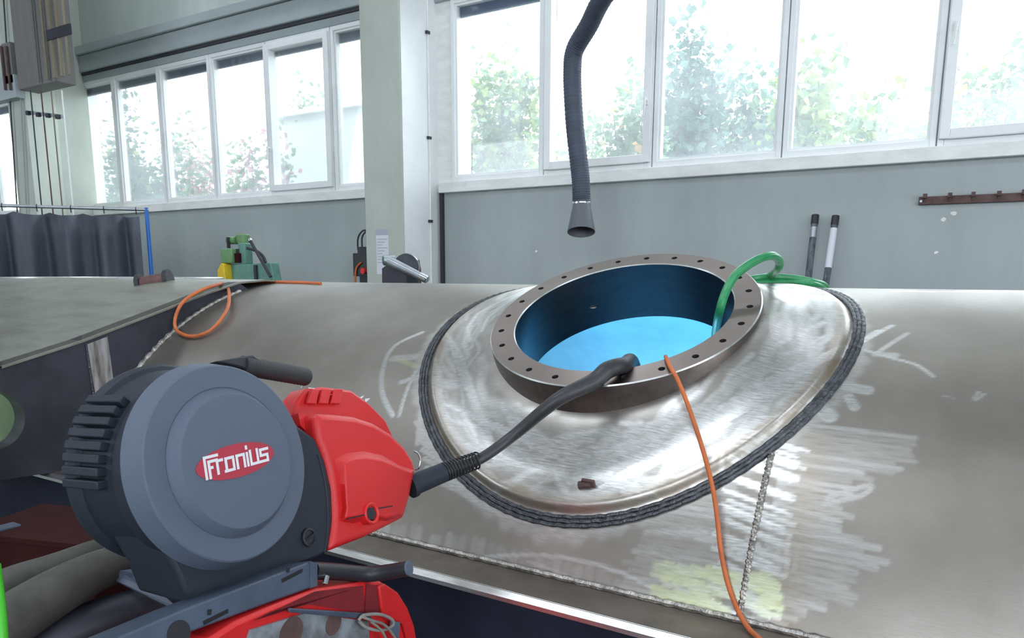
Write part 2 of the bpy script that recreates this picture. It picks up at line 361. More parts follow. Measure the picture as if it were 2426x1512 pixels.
rl = ['window pane right of the pillar, birch-like shrub behind', 'opening window pane behind the hanging fume hose', 'window pane with dark blue-green shrub, right of the hose',
      'window pane with yellow-green foliage above the two leaning tubes', 'opening window pane at the right edge of the photo', 'window pane beyond the right edge']
for i in range(6):
    nw += 1; hd = (right_x[i + 1] - .045, H + 1.33) if i == 1 else ((right_x[i] + .05, H + 1.55) if i == 4 else None)
    window(nw, right_x[i], right_x[i + 1], rl[i], i in (1, 4), hd)
left_x = [-10.17, -9.29, -8.372, -7.45, -6.53, -5.60, -4.75]
ll = ['leftmost window pane of the left bay, next to the cables', 'second window pane from the left pillar, dark foliage behind', 'third window pane from the left pillar, pink blossom behind',
      'fourth window pane of the left bay, mostly white sky', 'fifth window pane of the left bay with a white handle', 'narrow visible window pane touching the middle pillar']
for i in range(6):
    nw += 1; window(nw, left_x[i], left_x[i + 1], ll[i], i == 4, (left_x[4] + .045, H + 1.31) if i == 4 else None)
far_x = [-13.5, -12.4, -11.35]
for i in range(2):
    nw += 1; window(nw, far_x[i], far_x[i + 1], 'window pane left of the far left pillar' if i else 'window pane beyond the left frame edge')
fill = MB().box((XL, WY, SILL0), (far_x[0], WY + .3, WIN1 + .01)).box((-11.35, WY, SILL0), (-10.17, WY + .3, WIN1 + .01)).box((-4.75, WY, SILL0), (-4.14, WY + .3, WIN1 + .01)).box((1.7, WY, SILL0), (XR, WY + .3, WIN1 + .01))
struct('wall_piers', fill, M['white_dirty'], 'wall piers beside the window bays, window light painted in as white')  # window light on the grey wall put into a pale colour
sl = MB().box((-4.27, WY - .055, SILL0), (1.9, WY + .05, SILL1 + .002)); struct('trim_5', sl, M['white_dirty'], 'white sill board under the right window bay', bevel=.006)
s2 = MB().box((-10.2, WY - .055, SILL0), (P1L + .15, WY + .05, SILL1 + .002)); struct('trim_6', s2, M['white_dirty'], 'white sill board under the left window bay', bevel=.006)
jx = atY(1050.5, 560, WY).x
struct('trim_7', MB().box((jx - .016, WY - .035, 0), (jx + .016, WY, SILL0)), M['dark'], 'dark upright joint strip below the right sill')
MB().prism([(P1R + .001, P1F + .012, 0), (P1R + .001, WY + .02, 0), (P1R + .004, WY + .02, 0), (P1R + .004, P1F + .012, 0)], (0, 0, ZC)).build('lit_side_face', M['white'], D.objects['trim_3'])  # white face added; window light on the pillar side put into its colour
# conduit with clips on the pillar's bright side
ct = thing('conduit', 'thin white conduit running down the bright side of the middle pillar', 'pipe', (XP1 + .0, 5.62, 0))
cxp = (P1R + XP1) / 2 + .02
MB().tube([(P1R + .012, 5.66, .3), (P1R + .012, 5.66, ZC - .3)], .009, 8).build('pipe', M['white_dirty'], ct)
for px, py in ((1020, 76), (1025, 326), (1031, 524)):
    z = atY(px, py, 5.66).z
    k = MB().obox((P1R + .014, 5.655, z), (.013, 0, 0), (0, .022, 0), (0, 0, .012)).build('pipe_clip', M['dark'], ct)
    k['label'] = 'dark pipe clip'

# notice on the pillar
nb = thing('notice', 'pale printed notice sheet taped to the pillar', 'notice', atY(908, 600, P1F - .004))
a, b = atY(891, 544, P1F), atY(923, 650, P1F); x0, x1, z1, z0_ = a.x, b.x, a.z, b.z
MB().box((x0, P1F - .004, z0_), (x1, P1F - .001, z1)).build('sheet', M['paper'], nb, bevel=0)
lb = MB().box((x0, P1F - .006, z1 - .05), (x1, P1F - .004, z1))
for k in range(9): lb.box((x0 + .012, P1F - .006, z1 - .09 - k * .026), (x1 - .015 - .03 * (k % 3), P1F - .0045, z1 - .083 - k * .026))
lb.build('printed_lines', M['print'], nb)

# ================================================================== THE VESSEL
XC, Y0, Z0, RT = -0.81356, 2.46773, H - 1.17971, 1.13911
TT, LN, RI, RO, RP = 0.45902, 1.20135, 0.30294, 0.375, 0.5956
NV = Vector((0, -math.sin(TT), math.cos(TT))); MV = Vector((0, math.cos(TT), math.sin(TT))); XV = Vector((1, 0, 0)); AX = Vector((XC, Y0, Z0))
def cyl(x, a, h=0.0):
    """x along the axis from the nozzle centre, a = arc length from the nozzle axis (towards the camera positive)"""
    th = a / RT + TT; return Vector((XC + x, Y0 - math.sin(th) * (RT + h), Z0 + math.cos(th) * (RT + h)))
def unroll(P): return P.x - XC, (math.atan2(-(P.y - Y0), P.z - Z0) - TT) * RT
def surf(px, py, h=0.0):
    r = ray(px, py); o = CAM - AX; R = RT + h; a = r.y ** 2 + r.z ** 2; b = 2 * (o.y * r.y + o.z * r.z); c = o.y ** 2 + o.z ** 2 - R * R
    d = b * b - 4 * a * c
    k = (-b - math.sqrt(max(d, 0))) / 2 / a; return CAM + r * k
def sx(px, py): return unroll(surf(px, py))

vessel = thing('pressure_vessel', 'huge horizontal grey steel vessel with an open round manhole', 'vessel', (XC, Y0, 0))
# --- outer shell: fine grid where it is seen
gx = np.concatenate([np.linspace(-5.4, -2.1, 24)[:-1], np.linspace(-2.1, 1.35, 691), np.linspace(1.35, 4.2, 16)[1:]])
ga = np.concatenate([np.linspace(-PI * RT, -.62, 48)[:-1], np.linspace(-.62, .90, 305), np.linspace(.90, PI * RT, 48)[1:-1]])
GX, GA_ = np.meshgrid(gx, ga, indexing='ij')
mm = RT * np.sin(GA_ / RT); near = np.abs(GA_) < 1.2
rr = np.where(near, np.hypot(GX, mm), 9.0)
def sstep(a, b, x): t = np.clip((x - a) / (b - a), 0, 1); return t * t * (3 - 2 * t)
# the reinforcing pad is a raised disc, set off by a groove at its weld
padh = 0.016 * (1 - sstep(RP - .03, RP - .006, rr)) + 0.028 * (1 - sstep(RO + .0, RO + .13, rr))
padh = np.where(near, padh, 0)
th = GA_ / RT + TT; RR = RT + padh
VX = XC + GX; VY = Y0 - np.sin(th) * RR; VZ = Z0 + np.cos(th) * RR
# --- finish attribute: ground strokes, heat tint, painted crown and green reflections
pol = np.zeros_like(GX); heat = np.zeros_like(GX); green_refl = np.zeros_like(GX)
rng = np.random.default_rng(3)
def stroke(arr, pts, w, val, soft=.5):
    pts = np.array(pts, float)
    for (xa_, aa_), (xb_, ab_) in zip(pts[:-1], pts[1:]):
        i0, i1 = np.searchsorted(gx, [min(xa_, xb_) - w, max(xa_, xb_) + w]); j0, j1 = np.searchsorted(ga, [min(aa_, ab_) - w, max(aa_, ab_) + w])
        if i1 <= i0 or j1 <= j0: continue
        X, A = GX[i0:i1, j0:j1], GA_[i0:i1, j0:j1]; dx, da = xb_ - xa_, ab_ - aa_
        t = np.clip(((X - xa_) * dx + (A - aa_) * da) / (dx * dx + da * da + 1e-12), 0, 1)
        d = np.hypot(X - xa_ - t * dx, A - aa_ - t * da)
        k = val * (1 - sstep(w * soft, w, d)); s_ = arr[i0:i1, j0:j1]; np.maximum(s_, k, out=s_)
phi = np.arctan2(mm, GX)
inpad = near & (rr < RP)
# pad: brushed all over, bright swirls
lo = 0.5 + 0.25 * np.sin(phi * 9 + np.sin(phi * 23) * 1.3 + rr * 20) * np.sin(rr * 37 + phi * 4)
pol = np.where(inpad, np.clip(lo, 0.15, .75) * 0.36, pol)
for k in range(190):
    f = rng.uniform(-PI, PI); r0 = rng.uniform(.42, .57); ln = rng.uniform(.12, .5); curl = rng.uniform(-.12, .05)
    pts = []
    for s_ in np.linspace(0, 1, 6):
        ff = f + (s_ - .5) * ln / r0; r2 = r0 + curl * (s_ - .5) + .02 * math.sin(s_ * 7 + f)
        pts.append((r2 * math.cos(ff), -RT * math.asin(max(-1, min(1, r2 * math.sin(ff) / RT)))))
    stroke(pol, pts, rng.uniform(.010, .034), rng.uniform(.4, .95), .1)
pol[(rr > RP + .002) & near & (rr < RP + .05)] *= .5
# ground ring outside the pad weld
eg = RP + .036 + .014 * np.sin(phi * 5) + .008 * np.sin(phi * 61) * np.sin(phi * 17)
ring = np.where(near & (rr > RP), .42 * (1 - sstep(eg - .014, eg + .012, rr)), 0); pol = np.maximum(pol, ring)
# circumferential seam: ragged ground band with combed ends, and a dull wider comb to its right
a_top = sx(1835, 1095)[1]; a_bot = sx(1742, 1448)[1]; XS = (sx(1835, 1095)[0] + sx(1742, 1448)[0]) / 2
for a in np.arange(a_top - .05, a_bot, .009):
    wl = rng.uniform(.05, .085); wr_ = rng.uniform(.05, .075); sl_ = rng.uniform(-.02, .01)
    stroke(pol, [(XS - wl, a - .012 + sl_), (XS + wr_, a + .018 + sl_)], .0075, rng.uniform(.7, 1.0), .35)
for a in np.arange(a_top - .10, a_bot + .05, .013):
    e = .20 + .05 * math.sin(a * 23) + rng.uniform(-.03, .03) - .10 * (a - a_top)
    stroke(pol, [(XS + .03, a - .01), (XS + e, a + .006 * math.sin(a * 40))], .009, rng.uniform(.18, .42), .4)
for a in np.arange(a_top + .05, a_bot, .014):
    stroke(pol, [(XS - .22 - rng.uniform(0, .05), a + .01), (XS - .06, a)], .009, rng.uniform(.15, .4), .4)
# chalk-like ground arcs and smears read off the photograph
def pstroke(arr, pix, w, v):
    P_ = [Vector((*sx(*q), 0)) for q in pix]
    if len(P_) > 2: P_ = spline(P_, [1] * len(P_), 6)[0]
    stroke(arr, [(p.x, p.y) for p in P_], w, v)
pstroke(pol, [(1000, 788), (935, 820), (908, 870), (905, 930), (930, 985)], .010, .8)
pstroke(pol, [(992, 868), (965, 920), (945, 985)], .008, .7); pstroke(pol, [(1000, 960), (990, 1050)], .012, .5)
pstroke(pol, [(930, 850), (985, 845)], .018, .55); pstroke(pol, [(950, 905), (1000, 890)], .012, .75)
for q in range(7): pstroke(pol, [(985 + q * 5, 1000 + q * 22), (1040 + q * 26, 1075 + q * 22)], .010, .5)
pstroke(pol, [(1060, 1130), (1130, 1180), (1210, 1215), (1290, 1235)], .022, .75); pstroke(pol, [(1290, 1230), (1320, 1225), (1310, 1250)], .016, .7)
pstroke(pol, [(1150, 1320), (1250, 1315), (1360, 1325), (1480, 1360), (1540, 1390)], .007, .6)
pstroke(pol, [(1250, 1330), (1310, 1350), (1360, 1375)], .005, .45)
pstroke(pol, [(2080, 835), (2150, 790)], .008, .55); pstroke(pol, [(2050, 830), (2110, 848), (2170, 865), (2210, 892)], .006, .7); pstroke(pol, [(2075, 840), (2120, 842)], .014, .5)
pstroke(pol, [(2000, 915), (2055, 925)], .018, .9); pstroke(pol, [(2010, 940), (2025, 965)], .014, .85); pstroke(pol, [(1925, 950), (1965, 985)], .024, .9)
pstroke(pol, [(2235, 940), (2262, 943)], .003, .4); pstroke(pol, [(2306, 945), (2318, 930)], .005, .5); pstroke(pol, [(2312, 948), (2332, 934)], .005, .5)
pstroke(pol, [(1960, 1180), (2060, 1150), (2040, 1175), (1950, 1195)], .008, .35)
for q in range(16): pstroke(pol, [(1530 + q * 24, 1262 + 8 * math.sin(q * 3) + q * 2), (1640 + q * 16, 1250 + q * 7)], .008, .35 + .1 * (q % 3))
for q in range(44):
    xx = 860 + q * 20 + rng.uniform(-8, 8); yy = 1240 + (xx - 860) * .2375; pstroke(pol, [(xx, yy - 22 * rng.random()), (xx - 6, yy + 22)], .015, .10 + .14 * rng.random())
for q in range(17):      # parallel grinder passes on the camera side of the pad
    x0_, y0_ = 1415 + q * 27, 1168 - q * 17; ln_ = rng.uniform(.75, 1.1); pstroke(pol, [(x0_, y0_), (x0_ + 130 * ln_, y0_ - 52 * ln_), (x0_ + 270 * ln_, y0_ - 130 * ln_)], .009, 1.0)
for q in range(9):
    x0_, y0_ = 1110 + q * 36, 985 + q * 17; pstroke(pol, [(x0_, y0_), (x0_ + 70, y0_ + 38), (x0_ + 160, y0_ + 62), (x0_ + 120, y0_ + 70)], .011, .95)
for q in range(12):
    x0_, y0_ = 1060 + q * 6, 800 + q * 16; pstroke(pol, [(x0_, y0_), (x0_ + 40, y0_ + 60), (x0_ + 50, y0_ + 130)], .008, .8)
# yellow-green reflection painted at the foot of the seam and on the left
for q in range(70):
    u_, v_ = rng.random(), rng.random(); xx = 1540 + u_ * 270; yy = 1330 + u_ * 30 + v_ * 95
    ang = rng.uniform(-.3, .3); pstroke(pol, [(xx, yy), (xx + 40, yy + 10 + 40 * ang)], .008, rng.uniform(.4, .9)); pstroke(green_refl, [(xx, yy), (xx + 40, yy + 10 + 40 * ang)], .011, rng.uniform(.15, .6))
pstroke(green_refl, [(940, 850), (985, 868)], .012, .25)
for k in range(60):  # ground streaks brightened to carry the window reflection on the crown
    xx = rng.uniform(.62, 1.3); aa = rng.uniform(-.56, -.40); stroke(pol, [(xx, aa), (xx + rng.uniform(.05, .22), aa + rng.uniform(-.006, .006))], .008, rng.uniform(.5, 1.0), .3)
for k in range(50):  # same painted brightening on the far top of the pad
    xx = rng.uniform(-.25, .5); aa = rng.uniform(-.56, -.36)
    if math.hypot(xx, aa) < RP - .02: stroke(pol, [(xx, aa), (xx + .08, aa)], .012, rng.uniform(.6, 1.0), .3)
for xx in (-1.72, -1.15, -.95): stroke(pol, [(xx, -.53), (xx + .16, -.53)], .016, .9, .3)  # reflected glints on the crown painted as bright strips
# straw and brown heat tint along the inside of the pad weld and beside it
d = np.abs(rr - (RP - .018)); heat = np.maximum(heat, np.where(inpad, .55 * (1 - sstep(.0, .014, d)) * (0.45 + .55 * np.sin(phi * 3 + 1) ** 2), 0))
d = np.abs(rr - (RP - .034)); heat = np.maximum(heat, np.where(inpad, .30 * (1 - sstep(.0, .02, d)), 0))
d = np.abs(GX - (XS + .085)); heat = np.maximum(heat, .18 * (1 - sstep(.0, .05, d)) * (np.abs(GA_ - .55) < .22))
# build the mesh, leaving the nozzle opening out
nxg, nag = len(gx), len(ga); keep = rr > 0.335
idx = np.arange(nxg * nag).reshape(nxg, nag)
def faces(i2, kp, wrap=True):
    A = i2[:-1]; B = i2[1:]
    if wrap: A2, B2 = np.roll(A, -1, 1), np.roll(B, -1, 1)
    q = np.stack([A, B, B2, A2], -1).reshape(-1, 4)
    kv = kp.reshape(-1); return q[kv[q].all(1)]
# wrap row: last arc value joins the first
F = faces(idx, keep)
co = np.stack([VX - XC, VY - Y0, VZ], -1).reshape(-1, 3)
me = D.meshes.new('shell'); me.vertices.add(len(co)); me.vertices.foreach_set('co', co.astype(np.float32).ravel())
F = F[:, ::-1]
me.loops.add(F.size); me.loops.foreach_set('vertex_index', F.astype(np.int32).ravel())
me.polygons.add(len(F)); me.polygons.foreach_set('loop_start', (np.arange(len(F)) * 4).astype(np.int32)); me.polygons.foreach_set('loop_total', np.full(len(F), 4, np.int32))
me.update(calc_edges=True)
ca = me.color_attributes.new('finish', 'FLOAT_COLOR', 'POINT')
ca.data.foreach_set('color', np.stack([pol, heat, green_refl, np.ones_like(pol)], -1).astype(np.float32).ravel())
uvl = me.uv_layers.new(name='plate'); uvs = np.stack([GX, GA_], -1).reshape(-1, 2)[F.ravel()]; uvl.data.foreach_set('uv', uvs.astype(np.float32).ravel())
me.polygons.foreach_set('use_smooth', np.ones(len(F), bool)); me.materials.append(M['shell']); me.validate(); me.update()
shell = D.objects.new('shell', me); C.objects.link(shell); shell.parent = vessel
# inside skin
ib = MB(); ri_ = RT - .03; nx2, na2 = 60, 96; xs2 = np.linspace(-5.4, 4.2, nx2)
vs = [(XC + x, Y0 - math.sin(2 * PI * k / na2 + TT) * ri_, Z0 + math.cos(2 * PI * k / na2 + TT) * ri_) for x in xs2 for k in range(na2)]; fs = []
for i in range(nx2 - 1):
    for k in range(na2):
        kk = (k + .5) / na2; kk = kk if kk < .5 else kk - 1; a_ = kk * 2 * PI
        if math.hypot((xs2[i] + xs2[i + 1]) / 2, ri_ * math.sin(a_)) < .36 and abs(a_) < 1: continue
        fs.append((i * na2 + k, i * na2 + (k + 1) % na2, (i + 1) * na2 + (k + 1) % na2, (i + 1) * na2 + k))
ib.add(vs, fs, True); ib.build('shell_lining', M['shell_in'], vessel)
for xe in (-5.4, 4.2):
    MB().lathe((XC + xe, Y0, Z0), (math.copysign(1, xe), 0, 0), [(0, RT), (.12, RT * .93), (.25, RT * .7), (.31, RT * .35), (.33, .001)], 64).build('dished_end', M['top_plate'], vessel)
# --- manhole flange, in its own frame so the turned finish runs round the nozzle axis
fl = D.objects.new('manhole_flange', None)
rot = Matrix((XV, MV, NV)).transposed()
def local(name, bm_fn, m, angle=35):
    me = D.meshes.new(name); bm = bmesh.new(); bm_fn(bm); bmesh.ops.recalc_face_normals(bm, faces=bm.faces); bm.to_mesh(me); bm.free(); me.materials.append(m)
    o = D.objects.new(name, me); C.objects.link(o); o.parent = vessel; o.matrix_local = Matrix.Translation(AX - wloc(vessel)) @ rot.to_4x4(); return o
# bolt circle phase from one hole in the photograph
def onflange(px, py, h=LN):
    r = ray(px, py); k = (AX + NV * h - CAM).dot(NV) / r.dot(NV); P = CAM + r * k - AX; return P.dot(XV), P.dot(MV)
hx, hy = onflange(1480, 898); PH0 = math.atan2(hy, hx); RB = math.hypot(hx, hy)
RB = 0.344; NH = 24; RH = 0.0088
holes = [(RB * math.cos(PH0 + 2 * PI * k / NH), RB * math.sin(PH0 + 2 * PI * k / NH)) for k in range(NH)]
CH = .003
def top_face(bm):
    es = []
    def circ(cx, cy, r, n):
        v = [bm.verts.new((cx + r * math.cos(2 * PI * k / n), cy + r * math.sin(2 * PI * k / n), LN)) for k in range(n)]
        es.extend(bm.edges.new((v[k], v[(k + 1) % n])) for k in range(n))
    circ(0, 0, RO - CH, 192); circ(0, 0, RI + CH, 160)
    for x, y in holes: circ(x, y, RH, 16)
    bmesh.ops.triangle_fill(bm, edges=es, use_beauty=True)
    bmesh.ops.recalc_face_normals(bm, faces=bm.faces)
    if sum(f.normal.z for f in bm.faces) < 0: bmesh.ops.reverse_faces(bm, faces=bm.faces)
def ff(bm): top_face(bm)
me = D.meshes.new('manhole_flange'); bm = bmesh.new(); top_face(bm); bm.to_mesh(me); bm.free(); me.materials.append(M['flange'])
flange = D.objects.new('manhole_flange', me); C.objects.link(flange); flange.parent = vessel; flange.matrix_local = Matrix.Translation(AX - wloc(vessel)) @ rot.to_4x4()
def sub(name, mb, m, par, angle=35):      # mesh given in nozzle coordinates, sub-part of the flange
    o = mb.build(name, m, None, angle); o.parent = par; return o
sub('flange_rim', MB().lathe((0, 0, 0), (0, 0, 1), [(1.03, RO), (LN - CH, RO)], 192), M['rim'], flange)
sub('outer_chamfer', MB().lathe((0, 0, 0), (0, 0, 1), [(LN - CH, RO), (LN, RO - CH)], 192), M['edge'], flange, 60)
sub('inner_chamfer', MB().lathe((0, 0, 0), (0, 0, 1), [(LN, RI + CH), (LN - CH, RI)], 192), M['edge'], flange, 60)
# bore, cut off by the inside of the shell
bb = MB(); nb_ = 192; vs = []
for k in range(nb_):
    a = 2 * PI * k / nb_; c_, s_ = math.cos(a) * RI, math.sin(a) * RI; lowz = 1.018
    for j in range(9): vs.append((c_, s_, LN - CH + (lowz - LN + CH) * j / 8))
fs = [(k * 9 + j, ((k + 1) % nb_) * 9 + j, ((k + 1) % nb_) * 9 + j + 1, k * 9 + j + 1) for k in range(nb_) for j in range(8)]
bb.add(vs, [f[::-1] for f in fs], True); sub('bore_wall', bb, M['bore'], flange)
# lower lip closing the space between bore and shell
lp = MB(); vs = []
for k in range(nb_):
    a = 2 * PI * k / nb_
    for r in (RI, .375): vs.append((math.cos(a) * r, math.sin(a) * r, 1.018 if r == RI else 1.03))
lp.add(vs, [(2 * k, 2 * ((k + 1) % nb_), 2 * ((k + 1) % nb_) + 1, 2 * k + 1) for k in range(nb_)], True); sub('bore_lip', lp, M['bore'], flange)
hole_me = None
for x, y in holes:
    if hole_me is None:
        o = sub('bolt_hole', MB().lathe((0, 0, LN), (0, 0, 1), [(0, RH), (-.06, RH), (-.06, .0001)], 16), M['hole'], flange); hole_me = o.data
    else:
        o = D.objects.new('bolt_hole', hole_me); C.objects.link(o); o.parent = flange
    o.location = (x, y, 0)
# --- weld beads: three dark runs round the pad, ragged fillet round the flange
def padpt(r, f, h=0.0):
    s_ = r * math.sin(f); return AX + XV * (r * math.cos(f)) + MV * s_ + NV * (math.sqrt(RT ** 2 - s_ ** 2) + h)
for k, (dr, rad) in enumerate(((-.002, .0055), (.007, .0062), (.016, .0055))):
    pts = [padpt(RP + dr + .0006 * math.sin(f * 90 + k), f, .002 + .0006 * math.sin(f * 140 + k * 2)) for f in np.linspace(0, 2 * PI, 480, endpoint=False)]
    MB().tube(pts, [rad * (1 + .05 * math.sin(i * 1.9 + k)) for i in range(480)], 8, closed=True).build('weld_bead', M['weld'], vessel)
for k, (dr, hh, rad) in enumerate(((.006, .034, .009), (.018, .029, .008))):
    pts = [padpt(RO + dr, f, hh + .001 * math.sin(f * 77 + k)) for f in np.linspace(0, 2 * PI, 360, endpoint=False)]
    MB().tube(pts, [rad * (1 + .07 * math.sin(i * 2.3 + k)) for i in range(360)], 8, closed=True).build('flange_weld', M['weld'], vessel)
sp_ = [cyl(XS + .0008 * math.sin(i * .9), a, .001) for i, a in enumerate(np.linspace(a_top - .02, a_bot + .012, 120))]
MB().tube(sp_, [.0065 * (1 + .2 * math.sin(i * 2.1)) for i in range(120)], 8).build('seam_weld', M['weld_bright'], vessel)
# small clamp lug stub, grinding scar by the pad
pl = surf(1395, 1148, .02); MB().obox(pl, (.016, 0, 0), (0, .006, -.012), (0, .003, .002)).tube([surf(1372, 1150, .018), surf(1400, 1148, .02)], [.010, .008], 10).build('lug_stub', M['rust'], vessel, bevel=0)
# --- longitudinal stiffener plate under the camera side
AP = 0.7635; ph_ = AP / RT + TT; PYc, PZc = Y0 - RT * math.sin(ph_), Z0 + RT * math.cos(ph_)
PW = .118; XE0, XE1 = -2.98, XC + 4.0
st = MB().box((XE0, PYc - PW, PZc - .022), (XE1, PYc + .08, PZc)); st.build('stiffener_plate', M['scale'], vessel)
eb = MB(); nE = 120
MB().prism([(XE0, PYc - PW + .002, PZc + .0005), (XE0, PYc - PW - .014, PZc - .010), (XE0, PYc - PW - .014, PZc - .020), (XE0, PYc - PW + .002, PZc - .022)], (XE1 - XE0, 0, 0)).build('plate_edge', M['edge'], vessel)
wp = [Vector((XC + x, PYc - .002 + .0012 * math.sin(x * 130), PZc + .006)) for x in np.linspace(-2.0, 1.6, 260)]
MB().tube(wp, [.0075 * (1 + .25 * math.sin(i * 2.7) * math.sin(i * .61)) for i in range(260)], 7).build('plate_weld', M['weld_bright'], vessel)
# added dark sheet below the plate, the shade there put into its colour
MB().box((-5.0, PYc - PW + .006, PZc - .5), (XE1, PYc - PW + .022, PZc - .02)).build('shade_sheet', mat('shade_navy', (.016, .019, .034), .8, var=.4, vscale=3, spec=.15), vessel)
# --- saddles below
for x in (-3.6, 1.6):
    MB().prism([(XC + x, Y0 - 1.0, 0), (XC + x, Y0 + 1.0, 0), (XC + x, Y0 + .85, Z0 - .76), (XC + x, Y0 + .4, Z0 - 1.07), (XC + x, Y0 - .4, Z0 - 1.07), (XC + x, Y0 - .85, Z0 - .76)], (.2, 0, 0)).build('saddle', M['bluescale'], vessel)
# --- tangential rectangular outlet on the left: side wall, sloping top plate, welds
XW = -2.68
topl = [(1.20, -.304), (1.466, -.240), (1.786, -.145), (2.0, -.080), (2.16, -.040)]
side = [(0.55, -.52)] + [(y, z) for y, z in topl]
arc = []
for q in np.radians(np.linspace(13, 66, 14)): arc.append((Y0 - (RT - .002) * math.sin(q), Z0 - H + (RT - .002) * math.cos(q)))
poly = side + arc + [(1.42, -.70), (1.16, -.68), (0.55, -.60)]
HC, HR = (1.160, -.480), .098
bm = bmesh.new(); es = []
def loop(pts, x):
    v = [bm.verts.new((x, y, z + H)) for y, z in pts]; e = [bm.edges.new((v[i], v[(i + 1) % len(v)])) for i in range(len(v))]; return v, e
hc = [(HC[0] + HR * math.cos(2 * PI * k / 40), HC[1] + HR * math.sin(2 * PI * k / 40)) for k in range(40)]
TH = .07; rings = []
for x in (XW, XW - TH):
    v1, e1 = loop(poly, x); v2, e2 = loop(hc, x); bmesh.ops.triangle_fill(bm, edges=e1 + e2, use_beauty=True); rings.append((v1, v2))
for q in (0, 1):
    a_, b_ = rings[0][q], rings[1][q]
    for i in range(len(a_)): j = (i + 1) % len(a_); bm.faces.new((a_[i], a_[j], b_[j], b_[i]))
bmesh.ops.recalc_face_normals(bm, faces=bm.faces)
for v in bm.verts: v.co -= wloc(vessel)
me = D.meshes.new('outlet_side'); bm.to_mesh(me); bm.free(); me.materials.append(M['bluescale']); o = D.objects.new('outlet_side', me); C.objects.link(o); o.parent = vessel
tp = MB()
pr = topl + [(2.3, -.030), (Y0, Z0 - H + RT + .002)]
for (ya, za), (yb, zb) in zip(pr[:-1], pr[1:]):
    tp.add([(XW + .012, ya, za + H), (XW + .012, yb, zb + H), (-6.2, yb, zb + H), (-6.2, ya, za + H), (XW + .012, ya, za + H - .007), (XW + .012, yb, zb + H - .007), (-6.2, yb, zb + H - .007), (-6.2, ya, za + H - .007)],
           [(0, 1, 2, 3), (7, 6, 5, 4), (0, 4, 5, 1), (2, 6, 7, 3)], True)
tp.build('outlet_top_plate', M['top_plate'], vessel, angle=30)
MB().obox((-3.02, 1.30, H - .52), (.012, .0, .008), (0, .36, 0), (-.07, 0, .14)).build('added_hole_plate', mat('hole_light_green', (.62, .85, .50), .6), vessel)  # added plate; light seen through the hole put into its green
wl_ = [Vector((XW + .006, Y0 - (RT + .003) * math.sin(q), Z0 + (RT + .003) * math.cos(q))) for q in np.radians(np.linspace(15.5, 62, 90))]
MB().tube(wl_, [.010 * (1 + .25 * math.sin(i * 1.7)) for i in range(90)], 8).build('outlet_weld', M['weld_bright'], vessel)
# ground upright weld on the side wall
gw = MB(); y_a, y_b = atX(205, 805, XW).y, atX(255, 805, XW).y
zt = lambda y: np.interp(y, [p[0] for p in topl], [p[1] for p in topl])
gw.add([(XW + .0015, y_a, H + zt(y_a) - .022), (XW + .0015, y_b, H + zt(y_b) - .022), (XW + .0015, y_b + .012, H - .50), (XW + .0015, y_a + .016, H - .50)], [(0, 1, 2, 3)])
gw.add([(XW + .0005, y_a, H + zt(y_a) - .022), (XW + .0005, y_b, H + zt(y_b) - .022), (XW + .0005, y_b + .012, H - .50), (XW + .0005, y_a + .016, H - .50)], [(3, 2, 1, 0)])
gw.build('ground_strip', mat('brushed_weld_strip', (.50, .50, .52), .38, .95, var=.5, vscale=5, stretch=(1, 9, 1.2), col2=(.16, .12, .09)), vessel)
MB().tube([(XW + .002, y_a - .004, H + zt(y_a) - .02), (XW + .002, y_a + .014, H - .6)], .004, 6).build('upright_weld', M['weld'], vessel)
# low ring of a second opening far left on the crown
rc = Vector((-4.75, Y0 + .40, Z0 + RT - .045))
MB().lathe(rc, (0, 0, 1), [(-.05, .66), (.050, .66), (.055, .655), (.055, .55), (.05, .545), (-.05, .545)], 64).build('second_nozzle_ring', M['edge'], vessel)

# --- light inside the vessel: welding arc and an added fill lamp
LB = AX + XV * (-.05) + NV * (.25) + MV * (-.1)
lamp('welding_arc', AX + XV * (-.14) + NV * (.12) + MV * (.22), (0.08, 0.50, 1.0), 34, .04)
lamp('vessel_fill', AX + XV * (-.62) + NV * (-.25) + MV * (.55), (0.40, 0.78, 1.0), 4.5, .03)  # added fill to brighten the lining on the left

# ================================================================== WIRE FEEDER
dpt = 1.146; FC = atD(552.2, 1094.3, dpt); XF = FC.x
FYAW, FTILT = math.radians(4.57), math.radians(14.5)      # the feeder leans back on its rail
EXH = Vector((math.cos(FYAW), math.sin(FYAW), 0)); EX = EXH * math.cos(FTILT) + Vector((0, 0, math.sin(FTILT)))
def fp(px, py, off=0.0):
    r = ray(px, py); return CAM + r * (((FC - CAM).dot(EX) + off) / r.dot(EX))
def zf(x, y, off=0.0): return fp(160 + x / 2.185, 820 + y / 2.185, off)       # coordinates measured on an enlarged crop
RF = .152
feeder = thing('wire_feeder', 'slate-grey and red wire feeder with big round spool cover', 'wire feeder', (FC.x - .08, FC.y, FC.z - .25))
FW = Vector((-EXH.y, EXH.x, 0)); UPZ = EX.cross(FW)
def fl_(prof, seg=96, o=FC): return MB().lathe(o, EX, prof, seg, UPZ)
EXD = EXH * math.cos(math.radians(4)) + Vector((0, 0, math.sin(math.radians(4)))); FD = FC - EX * .040; UPD = EXD.cross(FW)
MB().lathe(FD, EXD, [(-.135, .02), (-.135, .152), (-.130, .158), (-.118, .160), (-.110, .156), (-.106, .150), (-.024, .150), (.006, .148), (.007, .12)], 96, UPD).build('drum', M['housing'], feeder, angle=28)
fl_([(-.038, .1600), (-.034, .1620), (-.002, .1525), (0, .150), (0, .1175), (-.001, .1165)]).build('cover_ring', M['cover'], feeder, angle=20)
fl_([(-.074, .140), (-.072, .1520), (-.055, .1560), (-.036, .1602)]).build('drum_collar', M['housing'], feeder, angle=25)
